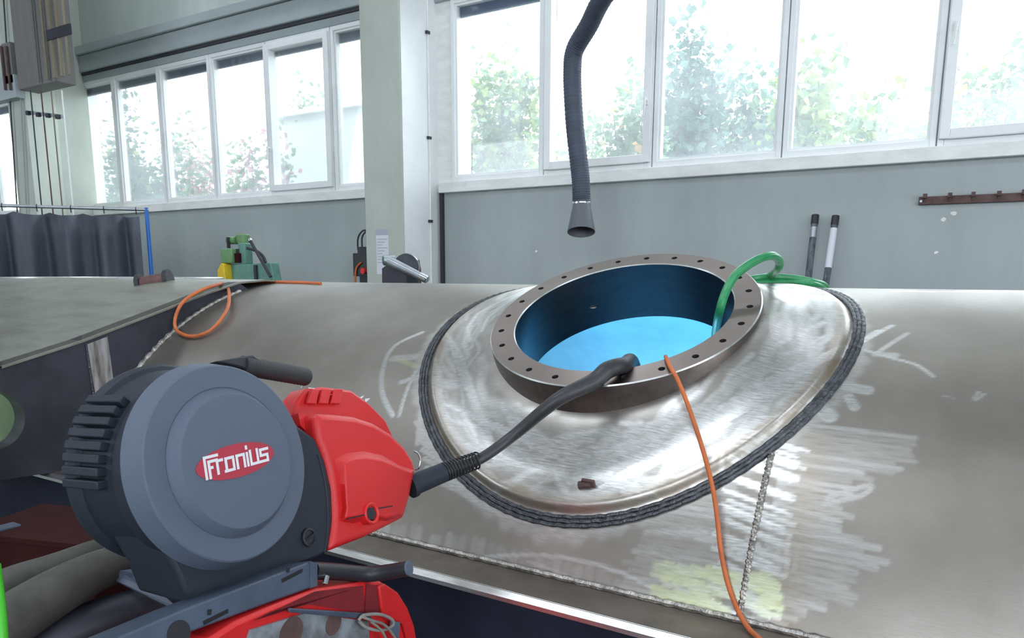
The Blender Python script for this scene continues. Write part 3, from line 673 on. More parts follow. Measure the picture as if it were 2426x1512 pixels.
fl_([(-.001, .1165), (.0005, .1155), (.0145, .1050), (.0158, .1035), (.0162, .101), (.0164, .0005)]).build('cover_boss', M['cover'], feeder, angle=20)
# badge
bo = .0166
la, lb_ = fp(464, 1117, bo), fp(647, 1069, bo); lc = (la + lb_) / 2; dirv = (lb_ - la).normalized(); upv = EX.cross(dirv).normalized()
la_len = (lb_ - la).length / 2; lh = la_len * .335
nE = 56; MB().prism([lc + dirv * (la_len * math.cos(2 * PI * k / nE)) + upv * (lh * math.sin(2 * PI * k / nE)) for k in range(nE)], EX * (.0008)).build('badge', M['logo_red'], feeder)
badge = D.objects['badge']
glyph = [('F', [[(0, -.12), (0, 1), (.86, 1)], [(.25, -.12), (.25, .74), (.80, .74)], [(.25, .40), (.44, .40)]], .80), ('r', [[(0, -.0), (0, .68), (.34, .68)]], .60),
         ('o', [[(0, 0), (0, .68), (.52, .68), (.52, 0), (-.09, 0)]], .78), ('n', [[(0, 0), (0, .68), (.52, .68), (.52, 0)]], .76), ('i', [[(0, 0), (0, .68)], [(0, .98), (0, 1.06)]], .24),
         ('u', [[(0, .76), (0, 0), (.52, 0), (.52, .76)]], .76), ('s', [[(.56, .68), (0, .68), (0, .345), (.50, .345), (.50, 0), (-.08, 0)]], .6)]
tot = sum(g[2] for g in glyph); sc = la_len * 1.62 / tot; ox = -la_len * .80; lt_ = MB(); hw = .080
for ch, strokes, adv in glyph:
    for s_ in strokes:
        for (x0, y0), (x1, y1) in zip(s_[:-1], s_[1:]):
            dv = Vector((x1 - x0, y1 - y0)); ln = dv.length; dv /= ln; nv = Vector((-dv.y, dv.x)); p0 = Vector((x0, y0)) - dv * hw * .98; p1 = Vector((x1, y1)) + dv * hw * .98
            q = [p0 + nv * hw, p1 + nv * hw, p1 - nv * hw, p0 - nv * hw]
            hk = .0007 + .00004 * len(lt_.f) / 6; lt_.prism([lc + EX * hk + dirv * (ox + k.x * sc + .10 * sc * k.y) + upv * ((k.y - .42) * sc) for k in q], EX * .0006)
    ox += adv * sc
lt_.build('lettering', M['logo_white'], badge)
# body behind the cover: dark shield shape standing on the tray
body = [(1000, 200), (1110, 290), (1195, 415), (1285, 480), (1335, 600), (1370, 740), (1376, 900), (1352, 1070), (1270, 1108), (640, 1348), (575, 1180), (420, 900), (500, 400), (760, 200)]
MB().prism([zf(x, y, -.034) for x, y in body], EXH * (-.115)).build('body', M['housing'], feeder, bevel=.006)
g1 = [(1296, 555), (1330, 690), (1345, 800), (1347, 930), (1330, 1075)]
MB().tube([zf(x, y, -.0335) for x, y in g1], .0013, 6, smooth_path=4).build('body_groove', M['black'], feeder)
# front cover, red, with raised cheek
red = [(1284, 345), (1380, 350), (1490, 362), (1590, 395), (1680, 450), (1750, 520), (1796, 590), (1806, 640), (1780, 780), (1750, 890), (1650, 940), (1560, 985), (1450, 1028), (1356, 1066), (1376, 940), (1379, 860), (1372, 760), (1356, 650), (1330, 560), (1300, 480)]
RO_ = -.030
MB().prism([zf(x, y, RO_) for x, y in red], EX * (-.10)).build('front_cover', M['red'], feeder, bevel=.013, bseg=4)
ckb = [(1368, 585), (1440, 548), (1530, 538), (1625, 560), (1712, 612), (1795, 640), (1766, 780), (1735, 885), (1650, 912), (1560, 905), (1485, 925), (1405, 912), (1428, 850), (1405, 720)]
ckt = [(1440, 604), (1478, 586), (1545, 578), (1625, 592), (1700, 622), (1780, 655), (1752, 780), (1722, 868), (1650, 888), (1560, 872), (1500, 884), (1440, 890), (1446, 840), (1440, 720)]
n_ = len(ckb); MB().add([zf(x, y, RO_ - .003) for x, y in ckb] + [zf(x, y, RO_ + .014) for x, y in ckt], [tuple(range(n_, 2 * n_))[::-1]] + [(i, i + n_, (i + 1) % n_ + n_, (i + 1) % n_) for i in range(n_)]).build('front_cover_cheek', M['red'], feeder, bevel=.003)
dr = [(1195, 350), (1284, 345), (1300, 480), (1250, 455), (1205, 412)]
MB().prism([zf(x, y, RO_ - .03) for x, y in dr], EX * (-.06)).build('front_cover_flank', M['red'], feeder)
sc_ = zf(1566, 868, RO_ + .012)
MB().lathe(sc_, EX, [(-.012, .021), (.005, .021), (.007, .019), (.005, .0145), (-.004, .0135)], 32).build('socket_collar', M['red'], feeder)
MB().lathe(sc_, EX, [(-.012, .0135), (.0035, .0135), (.0035, .0001)], 6).build('socket', M['black'], feeder)
for x_, y_, a_, b_ in ((1497, 884, (1445, 896), (1540, 872)), (1640, 836, (1600, 844), (1685, 828))):
    MB().obox(zf(x_, y_, RO_ + .0145), EX * .0008, (zf(*b_) - zf(*a_)) * .5, (0, 0, .0012)).build('split_line', M['black'], feeder)
# screw
s0 = zf(1247, 990, -.032); MB().lathe(s0, EX, [(-.003, .0165), (.003, .016), (.004, .0125), (.0015, .0115), (.0015, .0001)], 32).build('screw', M['black'], feeder)
MB().obox(s0 + EX * .003, EX * .002, (0, .011, .003), (0, -.0006, .0022)).build('screw_bar', M['housing'], D.objects['screw'])
# red wire inlet housing behind
kn = [(1165, 420), (1180, 290), (1240, 218), (1330, 210), (1470, 228), (1560, 292), (1650, 385), (1690, 470)]
MB().prism([zf(x, y, -.115) for x, y in kn], EX * (-.05)).build('inlet_housing', M['red'], feeder, bevel=.006)
for q in range(3):
    MB().prism([zf(1225 + q * 62, 300, -.113), zf(1250 + q * 62, 225, -.113), zf(1290 + q * 62, 225, -.113), zf(1275 + q * 62, 305, -.113)], EX * (.008)).build('inlet_rib', M['red'], feeder, bevel=.002)
cf = MB()
for q in range(9):
    c_ = zf(1230 + q * 40 + random.uniform(-12, 12), 216 + q * 7 + random.uniform(-4, 16), -.118); r_ = .006
    p = [c_ + Vector((random.uniform(-r_, r_), random.uniform(-r_ * 1.6, r_ * 1.6), random.uniform(-r_, r_))) for _ in range(4)]; cf.add(p, [(0, 1, 2), (0, 2, 3), (0, 3, 1), (1, 3, 2)])
cf.build('torn_film', M['clear'], feeder)['kind'] = 'stuff'
# vent slats at the back rim, upper left
for k in range(11):
    a = math.radians(72 + k * 6.6)         # angle from straight up, towards -Y
    d_ = FW * -math.sin(a - PI / 6) + UPD * math.cos(a - PI / 6); tv = EXD.cross(d_)
    if k >= 8: continue
    MB().obox(FD + EXD * (-.088) + d_ * .1560, EXD * .040, tv * .0064, d_ * .0085).build('vent_slat', M['housing'], feeder, bevel=.002)
# carrying handle
br_ = [(770, 78), (960, 44), (1005, 70), (1018, 95), (950, 130), (900, 110)]
MB().prism([zf(x, y, -.085) for x, y in br_], EX * (-.025)).build('handle_bracket', M['black'], feeder, bevel=.003)
hp = [zf(905, 100, -.098), zf(1000, 122, -.098), zf(1245, 162, -.098)]
gr_ = MB(); n_ = 40; pp = [hp[0].lerp(hp[2], t) for t in np.linspace(0, 1, n_)]; gr_.tube(pp, [.0175 + .0008 * (i % 2) for i in range(n_ - 2)] + [.0165, .012], 16); gr_.build('handle_grip', M['grip'], feeder)
# chrome bail
MB().tube([zf(1790, 545, -.05), zf(1812, 555, -.045), zf(1826, 590, -.045), zf(1818, 632, -.05), zf(1800, 640, -.06)], .0018, 8, smooth_path=5).build('wire_bail', M['chrome'], feeder)

# ---- torch hose package
c0 = zf(1772, 727, -.05); dc0 = (c0 - CAM).dot(CF); c1 = atD(1050, 1119.8, dc0 + .05)
print('hose depth', dc0)
hose = thing('torch_hose', 'black welding torch hose from the red feeder into the manhole', 'hose', c0)
e1 = atD(1132.5, 1090, dc0 + .10); ax = (e1 - c1).normalized()
MB().tube([c0, c0.lerp(c1, .12), c0.lerp(c1, .13), c1], [.027, .027, .0235, .0222], 24).build('connector', M['housing'], hose)
ns, turns = 420, 12; pts = []
u = ax.orthogonal().normalized(); w = ax.cross(u)
for i in range(ns):
    t = i / (ns - 1); r = .0205 - .002 * t; a = 2 * PI * turns * (t ** .85); pts.append(c1.lerp(e1, t) + (u * math.cos(a) + w * math.sin(a)) * r)
MB().tube(pts, .0022, 7).build('strain_spring', M['black'], hose)
def onfl(px, py, h): 
    r = ray(px, py); k = (AX + NV * (LN + h) - CAM).dot(NV) / r.dot(NV); return CAM + r * k
q1 = onfl(1405, 905, .022); q2 = onfl(1440, 877, .030); q3 = onfl(1478, 866, .012); q4 = onfl(1500, 868, -.06)
dq = (q1 - CAM).dot(CF); m1 = atD(1215, 1033, dc0 + .14); m2 = atD(1320, 948, min(dq - .03, dc0 + .2))
print('flange depth', dq)
HRd = .0175
MB().tube([c1 - ax * .01, e1, m1, m2, q1, q2, q3, q4, q4 - NV * .2], [.013, .0125, .0135, .0165, .0205, .0215, .020, .019, .018], 18, smooth_path=10).build('rubber_hose', M['hose_black'], hose)

# ---- tray the feeder stands on
tray = thing('feeder_tray', 'slate-blue slotted steel rail carrying the wire feeder', 'rail', fp(560, 1450, 0))
tr_out = [(445, 1440), (741, 1328), (741, 1392), (640, 1428), (500, 1480), (330, 1545), (180, 1600), (200, 1545)]
MB().prism([fp(x, y, .018) for x, y in tr_out], EX * (-.07)).build('rail_body', M['rail'], tray, bevel=.003)
tf = [(445, 1440), (741, 1328), (741, 1335), (450, 1447)]
for (xa_, ya_, xb_, yb_) in ((482, 1477, 540, 1448), (668, 1377, 716, 1352)):
    A, B = fp(xa_, ya_, .0185), fp(xb_, yb_, .0185); MB().obox((A + B) / 2, EX * .0008, (B - A) / 2, (0, 0, .003)).build('slot', M['black'], tray)
    A = fp(xa_ + 14, ya_ - 26, .0185); MB().obox(A, EX * .0008, (0, .003, -.001), (0, .001, .004)).build('notch', M['black'], tray)
MB().lathe(fp(424, 1502, .0186), EX, [(-.001, .018), (.0004, .018), (.0004, .0001)], 28).build('round_hole', M['black'], tray)
MB().prism([fp(x, y, .02) for x, y in ((735, 1330), (752, 1334), (752, 1388), (735, 1394))], EX * (-.075)).build('rail_end', M['rail'], tray)
lv = [fp(740, 1352, .0), fp(800, 1355, .0), fp(880, 1360, .015), fp(968, 1347, .09)]
lo_ = MB().tube(lv, [.0155, .015, .0145, .0135], 18, smooth_path=8).build('bent_lever', M['black'], tray)
dvv = (lv[-1] - lv[-2]).normalized(); cp = MB().tube([lv[-1] - dvv * .001, lv[-1] + dvv * .0025], [.0138, .0134], 20).build('lever_cap', M['cover'], tray); cp['label'] = 'grey end cap'
MB().tube([fp(775, 1365, .012), fp(770, 1385, .012)], .005, 8).build('rail_bolt', M['chrome'], tray)

# ---- red unit below
FU = fp(741, 1394, 0)
def fu(px, py, off=0.0):
    r = ray(px, py); return CAM + r * (((FU - CAM).dot(EXH) + off) / r.dot(EXH))
unit = thing('welding_unit', 'red welding unit with rounded corner and worn label, below the rail', 'welding machine', (XF - .1, FC.y, 1.0))
un = [(560, 1475), (640, 1440), (745, 1398), (880, 1377), (905, 1379), (930, 1394), (952, 1420), (970, 1455), (982, 1500), (990, 1560), (1010, 1700), (1010, 2300), (490, 2300), (490, 1520)]
MB().prism([fu(x, y, .02) for x, y in un], EXH * (-.10)).build('case', M['red'], unit, bevel=.006)
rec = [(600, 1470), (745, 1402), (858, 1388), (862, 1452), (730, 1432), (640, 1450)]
MB().prism([fu(x, y, .0205) for x, y in rec], EXH * (.002)).build('recess_shade_panel', M['red_shaded'], unit)
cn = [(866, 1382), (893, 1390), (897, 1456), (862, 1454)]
MB().prism([fu(x, y, .0205) for x, y in cn], EXH * (.003)).build('corner_fillet', M['red_shaded'], unit)
hb = [(890, 1388), (905, 1382), (935, 1402), (958, 1438), (974, 1480), (984, 1540), (965, 1540), (948, 1478), (930, 1470), (898, 1456)]
MB().prism([fu(x, y, .0205) for x, y in hb], EXH * (.008)).build('corner_shell', M['red'], unit, bevel=.003)
pn = [(590, 1492), (720, 1452), (800, 1462), (870, 1472), (872, 1560), (560, 1580)]
MB().prism([fu(x, y, .0205) for x, y in pn], EXH * (.004)).build('worn_label', M['tape'], unit)
for (x, y, r) in ((690, 1500, .026), (790, 1478, .020)):
    MB().lathe(fu(x, y, .025), EXH, [(-.001, r), (.0008, r), (.0008, .0001)], 24).build('dark_patch', M['rust'], unit)
gp = [(925, 1470), (946, 1474), (944, 1515), (922, 1490)]
MB().prism([fu(x, y, .029) for x, y in gp], EXH * (.002)).build('grey_insert', M['cover'], unit)
MB().prism([fu(x, y, .026) for x, y in ((680, 1440), (870, 1452), (878, 1468), (680, 1450))], EXH * (.006)).build('latch_bar', M['rail'], unit, bevel=.002)
cord = thing('tie_cord', 'frayed grey cord knotted to the red unit', 'cord', fu(870, 1470, .04))
MB().tube([fu(850, 1470, .036), fu(862, 1458, .040), fu(900, 1456, .044), fu(928, 1468, .042), fu(930, 1482, .04), fu(905, 1494, .040), fu(870, 1488, .038), fu(852, 1474, .036)], .0030, 8, smooth_path=6).build('loop', M['strap'], cord)
MB().tube([fu(858, 1462, .042), fu(880, 1470, .044), fu(912, 1482, .044), fu(938, 1516, .04), fu(955, 1560, .04)], .0026, 8, smooth_path=6).build('loose_end', M['strap'], cord)
MB().tube([fu(880, 1474, .044), fu(905, 1496, .044), fu(920, 1530, .042), fu(925, 1570, .04)], .0024, 8, smooth_path=6).build('loose_end', M['strap'], cord)

# ---- work platform that carries the units (below the frame)
struct('floor_platform', MB().box((-3.2, -.6, .94), (0.8, 1.05, 1.0)).box((-3.2, -.6, 0), (-3.1, -.5, .94)).box((.7, -.6, 0), (.8, -.5, .94)).box((-3.2, .95, 0), (-3.1, 1.05, .94)).box((.7, .95, 0), (.8, 1.05, .94)), M['bluescale'], 'steel work platform beside the vessel')

# ---- things at the lower left
def sleeve(name, label, pts, rs, m, cat, group=None):
    o = MB().tube(pts, rs, 20, smooth_path=8).build(name, m); return tag(o, label, cat, group)
sleeve('cable_sleeve', 'upper grey leather hose sleeve behind the spool cover', [atD(-120, 1470, 1.25), atD(0, 1390, 1.28), atD(130, 1345, 1.34), atD(260, 1300, 1.42), atD(360, 1290, 1.5)], [.026, .027, .026, .024, .02], M['leather'], 'hose')
sleeve('cable_sleeve', 'lower wider grey leather hose sleeve at the bottom left', [atD(-120, 1600, 1.12), atD(0, 1490, 1.16), atD(140, 1400, 1.24), atD(260, 1342, 1.32), atD(370, 1320, 1.4)], [.045, .044, .040, .034, .024], M['leather'], 'hose')
sleeve('cable_sleeve', 'dark sleeve lying lowest, under the slotted rail', [atD(-60, 1640, 1.2), atD(120, 1520, 1.24), atD(280, 1455, 1.3), atD(420, 1425, 1.36)], [.04, .04, .036, .03], M['bluescale'], 'hose')
mbx = thing('maroon_case', 'dark maroon case in the shade under the outlet box', 'case', atD(150, 1310, 1.75))
c_ = atD(160, 1320, 1.75)
MB().obox(c_ + Vector((0, 0, -.55)), (.16, .05, 0), (-.03, .1, 0), (0, 0, .62)).build('case_body', M['maroon'], mbx, bevel=.006)
MB().obox(c_ + Vector((0, 0, .078)), (.165, .052, 0), (-.032, .104, 0), (0, 0, .006)).build('lid', M['maroon'], mbx)
pb = atD(6, 1320, 1.7); tag(MB().box((pb.x - .02, pb.y - .02, 1.0), (pb.x + .018, pb.y + .04, atD(10, 1246, 1.7).z)).build('post', M['rail'], bevel=.004), 'short slate-blue post at the left edge beside the maroon case', 'post')
tag(MB().tube([atD(-16, 1340, .95), atD(-4, 1440, .93), atD(2, 1530, .92), atD(6, 1650, .92)], .0085, 14, smooth_path=6).build('lime_hose', M['lime']), 'bright lime-green hose at the bottom left edge', 'hose')
tag(MB().prism([atD(268, 1372, 1.3), atD(285, 1352, 1.3), atD(330, 1346, 1.31), atD(335, 1362, 1.31), atD(420, 1440, 1.27), atD(412, 1444, 1.27)], (0, .004, -.006)).build('bracket', M['rail']), 'small bent metal bracket under the spool cover', 'bracket')

# ================================================================== CABLES ON THE VESSEL
def cable(name, label, pts, r, m, cat='cable'):
    return tag(MB().tube(pts, r, 10, smooth_path=10).build(name, m), label, cat)
oc = [onfl(1577, 845, -.03), onfl(1579, 850, .006), onfl(1590, 874, .008), onfl(1604, 897, .004)]
oc += [surf(1626, 950, .075), surf(1650, 1018, .06), surf(1672, 1090, .048), surf(1690, 1165, .036), surf(1700, 1235, .026), surf(1707, 1300, .018), surf(1722, 1375, .010), surf(1745, 1440, .008)]
pz = PZc + .008; oc += [atZ(1772, 1487, pz), atZ(1802, 1516, pz + .0), atZ(1850, 1560, pz - .03), atZ(1880, 1640, pz - .25)]
cable('orange_cable', 'orange cable hanging out of the manhole across the pad', oc, .0052, M['orange'])
# spool with orange lead at the far left
sp0 = surf(335, 674, .03); sp1 = surf(404, 664, .03)
spool = thing('cable_reel', 'small rusty brown cable reel lying on the vessel crown', 'reel', surf(368, 690, 0))
axs = (sp1 - sp0).normalized(); 
ctr = atD(366, 668, (surf(366, 690) - CAM).dot(CF)); axs = (atD(404, 660, (ctr - CAM).dot(CF)) - atD(338, 672, (ctr - CAM).dot(CF))).normalized()
hl = .066
MB().tube([ctr - axs * hl, ctr + axs * hl], .034, 20).build('barrel', mat('dull_red_brown_paint', (0.12, 0.055, 0.052), .6, var=.3, vscale=20), spool)
for s_ in (-1, 1): MB().tube([ctr + axs * (hl * s_ - .010), ctr + axs * (hl * s_ + .010)], .047, 24).build('end_disc', M['black'], spool)
fx = lambda px, py, X=-2.655: atX(px, py, X)
lead = [ctr + axs * .03 + Vector((0, -.03, -.01)), surf(415, 683, .012), surf(450, 682, .014), surf(500, 672, .012), surf(535, 676, .03), surf(543, 705, .03), surf(535, 740, .02), surf(500, 782, .012), surf(455, 797, .012), fx(420, 784, -2.62), fx(415, 755), fx(432, 718), fx(468, 692), fx(510, 676, -2.66), surf(548, 668.5, .012), surf(610, 667.5, .006), surf(700, 669, .005), surf(760, 672, .004)]
cable('orange_lead', 'orange lead looping from the small reel over the weld', lead, .0068, M['orange'])
# green hose over the flange
g_ = lambda px, py, Y: atY(px, py, Y)
gh = [onfl(1690, 830, -.30), onfl(1696, 785, -.12), onfl(1704, 742, -.01), onfl(1718, 695, .035), onfl(1740, 655, .06), onfl(1770, 630, .075)]
ye = gh[-1].y
gh += [g_(1805, 611, ye + .03), g_(1832, 607, ye + .08), g_(1846, 620, ye + .14), g_(1842, 640, ye + .20), g_(1822, 654, 2.47), g_(1795, 660, 2.5), g_(1770, 664, 2.5), g_(1762, 672, 2.46), g_(1785, 661, 2.42), g_(1830, 657, 2.44), g_(1880, 660, 2.46), g_(1925, 668, 2.50), g_(1955, 680, 2.58), g_(1975, 720, 2.7)]
cable('green_hose', 'green hose looping out of the manhole over the flange', gh, .0115, M['green_hose'], 'hose')
gh2 = [g_(1775, 676, 2.40), g_(1800, 670, 2.42), g_(1850, 669, 2.44), g_(1900, 671, 2.46), g_(1935, 676, 2.50), g_(1960, 690, 2.60)]
cable('green_hose', 'short green hose length lying under the looped one on the crown', gh2, .0095, M['green_hose'], 'hose')

# ================================================================== BEHIND THE VESSEL
# ---- fume extraction hose
FY = 5.0
fume = thing('fume_hose', 'slate-blue flexible fume extraction hose hanging before the windows', 'hose', atY(1377, 550, FY))
pts = [atY(1560, -180, FY - .5), atY(1435, -15, FY - .22), atY(1395, 60, FY - .08), atY(1362, 118, FY), atY(1356, 165, FY), atY(1357, 220, FY), atY(1362, 300, FY), atY(1371, 380, FY), atY(1376, 430, FY), atY(1377.5, 474, FY)]
P, Rr = spline(pts, [.064] * len(pts), 24); MB().tube(P, [.064 + (.0028 if i % 3 == 0 else 0) for i in range(len(P))], 24).build('flexible_tube', M['duct'], fume, angle=60)
MB().lathe(atY(1378, 482, FY), (.15, -.30, -.93), [(-.03, .066), (.0, .066), (.0, .062), (.015, .064), (.215, .100), (.22, .100), (.22, .096), (.02, .058)], 40).build('nozzle_cone', mat('grey_cone_plastic', (.11, .12, .14), .5), fume)
MB().lathe(atY(1378, 482, FY), (0, 0, -1), [(-.010, .0665), (-.008, .069), (.004, .069), (.006, .0665)], 40).build('hose_clamp', M['chrome'], fume)
# ---- two tubes leaning on the wall
for k, (a, b, lab) in enumerate((((1932, 510), (1908, 720), 'left one of two black tubes leaning on the wall'), ((1980, 512), (1948, 730), 'right one of two black tubes on the wall, with a white label'))):
    A = atY(*a, WY - .035); B = atY(*b, WY - .22); B = B + (B - A) * .9
    t_ = thing('leaning_tube', lab, 'tube', (B.x, B.y, B.z), 'tubes leaning on the wall')
    B2 = A + (B - A) * ((0.02 - A.z) / (B.z - A.z)); t_.location = B2
    MB().tube([A.lerp(B2, .02), B2], .023, 16).build('tube_body', mat('scuffed_black_tube', (.03, .035, .05), .5, var=.0, col2=(.16, .18, .20), vscale=6, stretch=(6, 6, 1.2)), t_)
    MB().tube([A, A.lerp(B2, .022)], .0255, 16).build('end_plug', M['black'], t_)
    if k: MB().tube([A.lerp(B2, .03), A.lerp(B2, .125)], .0238, 16, caps=False).build('white_label', M['paper'], t_)
    else: MB().tube([A.lerp(B2, .03), A.lerp(B2, .055)], .0238, 16, caps=False).build('scuffed_band', M['gal'], t_)
# ---- coat rail
rk = thing('hook_rail', 'dark rusty hook rail screwed to the wall, upper right', 'rail', atY(2300, 470, WY))
a, b = atY(2177, 477, WY), atY(2560, 462, WY)
MB().obox((a + b) / 2 + Vector((0, -.018, 0)), (b - a) / 2, (0, .012, 0), (0, 0, .026)).build('bar', M['rust'], rk, bevel=.003)
for px, py in ((2191, 476), (2250, 474), (2305, 472), (2366, 470), (2425, 467), (2480, 465)):
    p = atY(px, py, WY - .03); h = MB().obox(p + Vector((0, -.015, .03)), (.012, 0, 0), (0, .016, 0), (0, 0, .014)).tube([p + Vector((0, 0, .03)), p + Vector((0, .0, -.01))], .008, 8); h.build('hook', M['rust'], rk)
p = atY(2182, 477, WY - .031); MB().tube([p, p + Vector((0, -.004, 0))], .008, 10).build('rail_screw', M['gal'], rk)
# small pale patches of missing paint
pt = MB()
for px, py, s_ in ((2235, 520, .018), (2258, 505, .015), (2218, 598, .012), (1270, 595, .01)):
    p = atY(px, py, WY - .001); n_ = 9; rs = [s_ * random.uniform(.6, 1.2) for _ in range(n_)]; pt.add([p + Vector((rs[k] * 1.3 * math.cos(2 * PI * k / n_), 0, rs[k] * math.sin(2 * PI * k / n_))) for k in range(n_)], [tuple(range(n_))])
struct('trim_8', pt, M['white_dirty'], 'small pale spots of chipped paint on the wall')

# ---- green machine
GY = 4.7
def rect(mb, x0, y0, x1, y1, Y, dep):
    a, b = atY(x0, y0, Y), atY(x1, y1, Y); return mb.box((a.x, Y, b.z), (b.x, Y + dep, a.z))
gm = thing('drilling_machine', 'green workshop machine with yellow guard and levers by the wall', 'machine', atY(580, 700, GY))
a, b = atY(535, 625, GY), atY(650, 700, GY)
MB().prism([(a.x, GY, a.z), (atY(600, 625, GY).x, GY, atY(600, 625, GY).z), (atY(640, 622, GY).x, GY, atY(640, 622, GY).z), (b.x, GY, atY(650, 662, GY).z), (b.x, GY, 0), (a.x, GY, 0)], (0, .10, 0)).build('base_cabinet', M['machine_teal'], gm, bevel=.01)
rect(MB(), 521, 590, 550, 624, GY - .05, .08).build('gear_box', M['machine_green'], gm, bevel=.01)
rect(MB(), 562, 576, 582, 626, GY + .01, .09).build('column', M['machine_teal'], gm, bevel=.012)
c_ = atY(576, 568, GY + .1); MB().tube([c_ + Vector((0, 0, -.035)), c_ + Vector((0, 0, .04)), c_ + Vector((0, 0, .052))], [.062, .062, .05], 24).build('motor', M['machine_green'], gm)
c_ = atY(545, 570, GY + .06); MB().tube([c_ + Vector((-.02, 0, 0)), c_ + Vector((.09, 0, 0))], .036, 20).build('spindle_head', M['machine_green'], gm)
rect(MB(), 536, 562, 540, 588, GY, .03).build('bracket', M['dark'], gm); rect(MB(), 553, 600, 566, 622, GY - .02, .06).build('chuck', M['maroon'], gm, bevel=.004)
rect(MB(), 549, 590, 565, 600, GY, .05).build('chuck_collar', M['dark'], gm)
MB().prism([atY(515, 640, GY - .08), atY(524, 623, GY - .08), atY(530, 627, GY - .08), atY(533, 660, GY - .08), atY(533, 690, GY - .08), atY(515, 690, GY - .08)], (0, .10, 0)).build('guard', M['yellow'], gm, bevel=.006)
rect(MB(), 600, 628, 608, 668, GY - .02, .03).build('dark_rail', M['dark'], gm)
A, B = atY(594, 572, GY - .04), atY(641, 656, GY - .04); MB().tube([A, B], .0135, 10).build('lever', M['dark'], gm); MB().tube([A + (A - B) * .06, A], [.018, .020], 12).build('lever_knob', M['chrome'], gm)
MB().tube([atY(586, 588, GY), atY(606, 594, GY), atY(622, 606, GY), atY(629, 622, GY)], .014, 10, smooth_path=6).build('bent_lever', M['dark'], gm)

# ---- dark apparatus half hidden by the pillar
DY = 5.35
dm = thing('wall_apparatus', 'black apparatus with cable loops half hidden behind the pillar', 'machine', atY(850, 640, DY))
rect(MB(), 835, 600, 885, 655, DY, .2).build('casing', M['black'], dm, bevel=.008)
rect(MB(), 846, 585, 885, 602, DY + .02, .15).build('head', M['dark'], dm, bevel=.006)
rect(MB(), 852, 655, 885, 760, DY + .02, .16).build('stand', M['dark'], dm)
MB().tube([atY(848, 592, DY + .05), atY(848, 565, DY + .05), atY(858, 548, DY + .05), atY(872, 545, DY + .05)], .008, 8, smooth_path=6).build('cable_loop', M['dark'], dm)
MB().tube([atY(858, 586, DY + .05), atY(858, 562, DY + .05), atY(868, 548, DY + .05), atY(880, 545, DY + .05)], .008, 8, smooth_path=6).build('cable_loop', M['dark'], dm)
MB().tube([atY(856, 622, DY - .01), atY(846, 632, DY - .01), atY(842, 648, DY - .01), atY(842, 680, DY - .01)], .010, 8, smooth_path=6).build('orange_wire', M['orange'], dm)
c_ = atY(864, 642, DY - .01); MB().tube([c_, c_ + Vector((0, -.03, 0))], .028, 16).build('red_knob', M['red'], dm)

# ---- grinder with tubular arm behind the vessel crown
GY2 = 4.2
gd = thing('belt_grinder', 'grey tubular machine arm with dark round disc before the pillar', 'machine', atY(940, 700, GY2))
c_ = atY(936, 630, GY2)
MB().lathe(c_ + Vector((0, .12, .0)), (.5, -.85, .05), [(-.05, .0001), (-.05, .078), (-.045, .088), (.0, .088), (.004, .082), (.004, .0001)], 40).build('disc', M['bluescale'], gd)
MB().lathe(c_ + Vector((0, .12, .0)), (.5, -.85, .05), [(-.068, .086), (-.062, .096), (-.050, .096), (-.045, .089)], 40).build('disc_rim', M['chrome'], gd)
MB().prism([Vector((atY(899, 700, GY2).x, GY2, 0)), atY(904, 636, GY2), atY(915, 628, GY2), atY(945, 640, GY2), atY(962, 650, GY2), Vector((atY(960, 700, GY2).x, GY2, 0))], (0, .14, 0)).build('pedestal', M['bluescale'], gd, bevel=.006)
A, B = atY(918, 617, GY2 - .06), atY(1013, 663, GY2 - .02)
MB().tube([A, A.lerp(B, .82)], [.036, .027], 20).build('arm', M['gal'], gd); MB().tube([A.lerp(B, .82), A.lerp(B, .98), B], [.029, .029, .022], 20).build('arm_end', M['chrome'], gd)
hd_ = (Vector((-.62, -.75, .0))).normalized(); MB().tube([A + hd_ * -.05, A + hd_ * .03], [.040, .036], 24).build('arm_head', M['gal'], gd)
MB().tube([A + hd_ * .03, A + hd_ * .034], .026, 24).build('green_button', M['green_hose'], gd)
tag(MB().tube([atY(990, 616, 4.9), atY(992, 640, 4.9), Vector((atY(994, 700, 4.9).x, 4.9, 0))], [.012, .02, .02], 10).build('upright_bar', M['rust']), 'short dark upright bar beside the grey machine arm', 'bar')

# ---- welding curtain
Rz = atY(347, 497, 4.9); k_ = ray(0, 487); Lp = CAM + k_ * ((Rz.z - H) / k_.z)
Lp = CAM + (Lp - CAM)
dirc = (Lp - Rz); dirc.z = 0; 
if dirc.length > 6 or dirc.length < 1: dirc = Vector((-4.2, -1.2, 0))
dirn = dirc.normalized(); LC = max(dirc.length * 1.25, 3.0); nrm = Vector((-dirn.y, dirn.x, 0)); zc1 = Rz.z - .055
cu = thing('welding_curtain', 'slate-grey welding curtain hanging in folds on a rail, far left', 'curtain', (Rz.x, Rz.y, 0))
nu, nv = 260, 14; vs = []; offs = [random.uniform(-.4, .4) for _ in range(60)]
for i in range(nu):
    s_ = .07 + (LC - .07) * i / (nu - 1)
    for j in range(nv):
        tz = j / (nv - 1); ph = s_ * 2 * PI / .34 + .6 * math.sin(s_ * 3.1) + .5 * tz * math.sin(s_ * 2.3 + 1)
        dp = (.05 + .09 * tz ** .6) * (math.sin(ph) + .35 * math.sin(2.3 * ph + 1)); dz = -.028 * (1 - tz) * abs(math.sin(s_ * PI / .30)) 
        vs.append(Rz + dirn * s_ + nrm * dp + Vector((0, 0, zc1 - Rz.z + dz - tz * (zc1 - .15))))
cb_ = MB().add(vs, [(i * nv + j, i * nv + j + 1, (i + 1) * nv + j + 1, (i + 1) * nv + j) for i in range(nu - 1) for j in range(nv - 1)], True)
